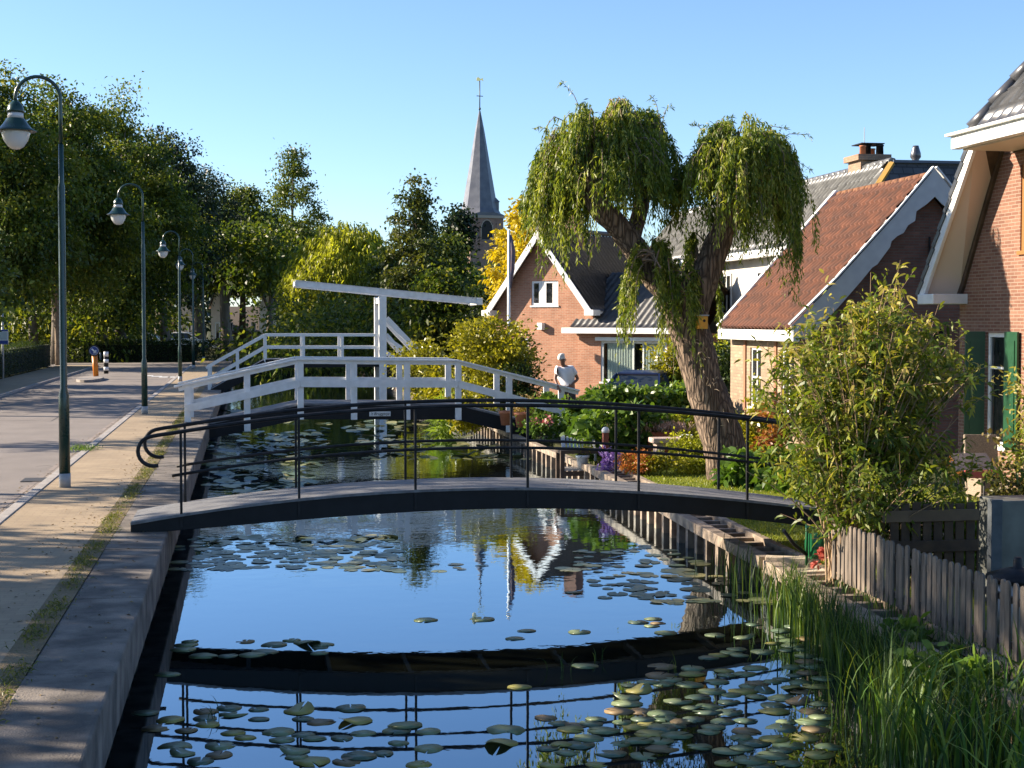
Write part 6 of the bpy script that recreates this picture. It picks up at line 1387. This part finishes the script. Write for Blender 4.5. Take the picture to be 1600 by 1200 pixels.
# =================================================================== BLUE CAR
def car():
    D = 43.; c = at(1000, 600, D); q = thing('parked_car', 'dark blue car whose roof shows above the garden hedge', 'car', (c.x, c.y, -.5), R(-28))
    paint = M('dark_blue_paint', (.008, .014, .05), .3, coat=.5); gl = M('car_glass', (.02, .025, .03), .05, spec=.8); rub = M('tyre_rubber', (.02, .02, .02), .8)
    # profile along local x (length), body lower and cabin, y is width
    def loft(prof, name, mat, z0, par=q):
        V = []; n = len(prof[0]); 
        for sec in prof: V += sec
        F = []
        for i in range(len(prof)-1):
            for k in range(n): k2 = (k+1) % n; F.append((i*n+k, i*n+k2, (i+1)*n+k2, (i+1)*n+k))
        F += [tuple(reversed(range(n))), tuple((len(prof)-1)*n+k for k in range(n))]
        mb = MB(); mb.add(V, F, False); return mb.build(name, mat, par, world=False, bev=.03)
    def sec(y, zb, zt, w, tum): return [(-w, y, zb), (w, y, zb), (w, y, zb+(zt-zb)*.6), (w-tum, y, zt), (-w+tum, y, zt), (-w, y, zb+(zt-zb)*.6)]
    body = loft([sec(-1.95, .35, .65, .70, .06), sec(-1.8, .25, .86, .82, .08), sec(-.8, .22, .98, .85, .07), (sec(1.3, .22, 1.0, .85, .07)), sec(1.85, .28, .92, .82, .08), sec(1.98, .38, .72, .74, .05)], 'body', paint, 0)
    cab = loft([[(-.78, -1.0, .95), (.78, -1.0, .95), (.74, -.9, 1.0), (-.74, -.9, 1.0)], [(-.76, -.25, .97), (.76, -.25, .97), (.60, -.25, 1.40), (-.60, -.25, 1.40)], [(-.76, .9, .97), (.76, .9, .97), (.60, .9, 1.42), (-.60, .9, 1.42)], [(-.76, 1.75, .97), (.76, 1.75, .97), (.62, 1.5, 1.30), (-.62, 1.5, 1.30)]], 'window_glass', gl, 0)
    rf = loft([[(-.62, -.32, 1.37), (.62, -.32, 1.37), (.56, -.30, 1.44), (-.56, -.30, 1.44)], [(-.64, .4, 1.40), (.64, .4, 1.40), (.56, .4, 1.49), (-.56, .4, 1.49)], [(-.64, 1.4, 1.36), (.64, 1.4, 1.36), (.57, 1.42, 1.44), (-.57, 1.42, 1.44)]], 'roof', paint, 0)
    for sx in (-1, 1):
        for y0, z0, y1, z1 in ((-1.0, .96, -.28, 1.40), (.35, .97, .35, 1.42), (1.72, .96, 1.42, 1.38)): MB().bar((sx*.775, y0, z0), (sx*.61, y1, z1), .05, .06).build('pillar', paint, q, world=False)
        for y in (-1.25, 1.25):
            w = MB(); w.tube([(sx*.68, y, .31), (sx*.87, y, .31)], .31, 20); wo = w.build('wheel', rub, q, world=False); r = MB(); r.tube([(sx*.86, y, .31), (sx*.885, y, .31)], .2, 14); r.build('rim', ZINC, wo, world=False)
        MB().box((sx*.86-.06, -.62, .98), (sx*.86+.1, -.5, 1.1)).build('mirror', paint, q, world=False, bev=.02)
        MB().box((sx*.58-.14, -1.99, .62), (sx*.58+.14, -1.86, .76)).build('headlight', ZINC, q, world=False, bev=.02)
    MB().box((-.2, 1.44, 1.1), (.3, 1.6, 1.2)).build('window_sticker', WHITE, q, world=False)
    for i, (px, D, lab, w) in enumerate([(232, 112, 'white parked car glimpsed behind the hedge between two trunks', 1.0), (292, 118, 'pale parked car behind the hedge below the small white house', 1.0)]):
        o = copy_tree(q); p = at(px, 560, D); o.location = (p.x, p.y, 0); o.rotation_euler = (0, 0, R(80)); tag(o, lab, 'car')
        wp = bpy.data.materials.get('white_car_paint') or M('white_car_paint', (.75, .76, .78), .25, coat=.5)
        for ch in o.children:
            if ch.type == 'MESH' and ch.data.materials and ch.data.materials[0].name == 'dark_blue_paint':
                ch.material_slots[0].link = 'OBJECT'; ch.material_slots[0].material = wp
car()
# =================================================================== PERSON
def person():
    D = 37.8; c = at(884, 600, D); c.z = -.17
    q = thing('person', 'white haired person in a white T-shirt bending over behind the white railing', 'person', c, R(-10))
    skin = M('skin', (.19, .088, .056), .55, (.23, .11, .07), 6); shirt = M('white_shirt', (.74, .74, .77), .85, (.68, .68, .72), 7, .3, 30); trou = M('dark_shorts', (.03, .035, .05), .85); hair = M('white_hair', (.70, .68, .64), .8, (.58, .56, .52), 20, .6, 60)
    J = {}; edges = []; rad = []; vs = []
    def add(n, p, r, par=None):
        J[n] = len(vs); vs.append(p); rad.append(r)
        if par is not None: edges.append((J[par], J[n]))
    # local: +x = image right, -y = towards the viewer
    add('pelvis', (.06, 0, .92), (.15, .12)); add('waist', (.04, -.02, 1.06), (.145, .11), 'pelvis'); add('chest', (-.02, -.09, 1.27), (.165, .125), 'waist'); add('neckb', (-.05, -.15, 1.42), (.07, .07), 'chest'); add('neck', (-.08, -.18, 1.48), (.055, .055), 'neckb')
    add('jaw', (-.09, -.22, 1.53), (.068, .07), 'neck'); add('head', (-.10, -.225, 1.61), (.082, .095), 'jaw'); add('crown', (-.115, -.21, 1.68), (.06, .07), 'head')
    for s, nm in ((-1, 'l'), (1, 'r')):
        add('sh'+nm, (-.03+s*.18, -.11, 1.37), (.062, .06), 'chest')
        if s < 0: el, wr, hd = (-.27, -.2, 1.12), (-.20, -.36, .94), (-.17, -.41, .88)
        else: el, wr, hd = (.30, -.05, 1.12), (.13, -.22, .98), (.08, -.26, .95)
        add('el'+nm, el, (.043, .043), 'sh'+nm); add('wr'+nm, wr, (.028, .024), 'el'+nm); add('pa'+nm, hd, (.034, .018), 'wr'+nm)
        d = (Vector(hd)-Vector(wr)).normalized(); sd = d.cross(Vector((0, 1, .3))).normalized()
        for k, (o, L) in enumerate(((-.027, .062), (-.009, .075), (.009, .072), (.026, .056))):
            b = Vector(hd)+d*.03+sd*o; m = b+d*L*.55; e = m+(d*.8+Vector((0, .2, -.5))).normalized()*L*.45
            add('f%s%d' % (nm, k), tuple(b), (.009, .009), 'pa'+nm); add('g%s%d' % (nm, k), tuple(m), (.008, .008), 'f%s%d' % (nm, k)); add('h%s%d' % (nm, k), tuple(e), (.006, .006), 'g%s%d' % (nm, k))
        b = Vector(wr)+d*.03+sd*.035*-1; add('t'+nm, tuple(b), (.011, .011), 'pa'+nm); add('u'+nm, tuple(b+(d-sd*.8).normalized()*.045), (.008, .008), 't'+nm)
        add('hip'+nm, (.06+s*.1, .0, .86), (.095, .09), 'pelvis'); add('kn'+nm, (.05+s*.11, -.05, .48), (.06, .06), 'hip'+nm); add('an'+nm, (.06+s*.12, .03, .09), (.036, .038), 'kn'+nm); add('to'+nm, (.06+s*.14, -.13, .04), (.035, .03), 'an'+nm)
    def skinned(name, vs, edges, rad, mat, par):
        me = bpy.data.meshes.new(name); me.from_pydata(vs, edges, []); o = bpy.data.objects.new(name, me); COL.objects.link(o); o.parent = par; me.materials.append(mat)
        m = o.modifiers.new('skin', 'SKIN'); m.use_smooth_shade = True; o.modifiers.new('sub', 'SUBSURF').levels = 2; o.modifiers['sub'].render_levels = 2
        for i, r in enumerate(rad): me.skin_vertices[0].data[i].radius = r
        me.skin_vertices[0].data[0].use_root = True; return o
    skinned('body', vs, edges, rad, skin, q)
    g = lambda n, dx=0, dy=0, dz=0: tuple(Vector(vs[J[n]])+Vector((dx, dy, dz)))
    mid = lambda a, b, t: tuple(Vector(vs[J[a]]).lerp(Vector(vs[J[b]]), t))
    sv = [g('waist', .01, .01, -.15), g('waist', 0, 0, .03), g('chest'), g('neckb', 0, 0, -.035), g('shl'), mid('shl', 'ell', .62), g('shr'), mid('shr', 'elr', .62)]
    skinned('shirt', sv, [(0, 1), (1, 2), (2, 3), (2, 4), (4, 5), (2, 6), (6, 7)], [(.205, .17), (.205, .165), (.215, .185), (.095, .095), (.105, .10), (.078, .076), (.105, .10), (.078, .076)], shirt, q)
    tv = [g('pelvis', 0, 0, .06), g('pelvis'), g('hipl'), mid('hipl', 'knl', .95), g('hipr'), mid('hipr', 'knr', .95)]
    skinned('shorts', tv, [(0, 1), (1, 2), (2, 3), (1, 4), (4, 5)], [(.17, .145), (.18, .15), (.12, .115), (.095, .09), (.12, .115), (.095, .09)], trou, q)
    H = Vector(vs[J['head']]); mb = MB(); V = []; n = 18; rg = random.Random(3)
    for i in range(9):
        ph = math.pi*.62*i/8
        for k in range(n):
            t = 6.283*k/n; r = .115*math.sin(ph); fd_ = math.cos(t)*.8-math.sin(t)*.6; cut = .70 if fd_ > .25 and ph > .95 else 1
            V.append((H.x+r*math.cos(t)*.92*cut-.004, H.y+.012+r*math.sin(t)*1.08*cut, H.z+.035+.115*math.cos(ph)+rg.uniform(-.003, .003)))
    mb.add(V, [(i*n+k, i*n+(k+1) % n, (i+1)*n+(k+1) % n, (i+1)*n+k) for i in range(8) for k in range(n)], True); mb.build('hair', hair, q, world=False)
    F_ = Vector((.8, -.6, -.12)).normalized(); S_ = Vector((.6, .8, 0)); U_ = Vector((0, 0, 1)); Hc = H+Vector((.0, .0, 0))
    hp = lambda f, s_, u: Hc+F_*f+S_*s_+U_*u
    f = MB(); f.tube([hp(.088, 0, .03), hp(.118, 0, -.012), hp(.09, 0, -.025)], [.010, .016, .010], 7); f.build('nose', skin, q, world=False)
    for s in (-1, 1):
        e = MB(); e.lathe([(0, -.008), (.007, -.005), (.009, 0), (.007, .005), (0, .008)], hp(.084, s*.032, .018), 8); e.build('eye', BLACKP, q, world=False)
        e = MB(); e.tube([hp(0, s*.088, .03), hp(-.008, s*.096, 0), hp(0, s*.086, -.03)], [.008, .014, .008], 6); e.build('ear', skin, q, world=False)
    e = MB(); e.tube([hp(.084, -.024, -.052), hp(.09, 0, -.052), hp(.084, .024, -.052)], .006, 6); e.build('mouth', M('lips', (.22, .08, .07), .5), q, world=False)
    for s in (-1, 1):
        b = MB(); a = vs[J['an'+('l' if s < 0 else 'r')]]; b.tube([(a[0], a[1]+.05, .04), (a[0]+.005, a[1]-.05, .045), (a[0]+.01, a[1]-.19, .035)], [.045, .05, .038], 8); b.build('shoe', BLACKP, q, world=False)
person()
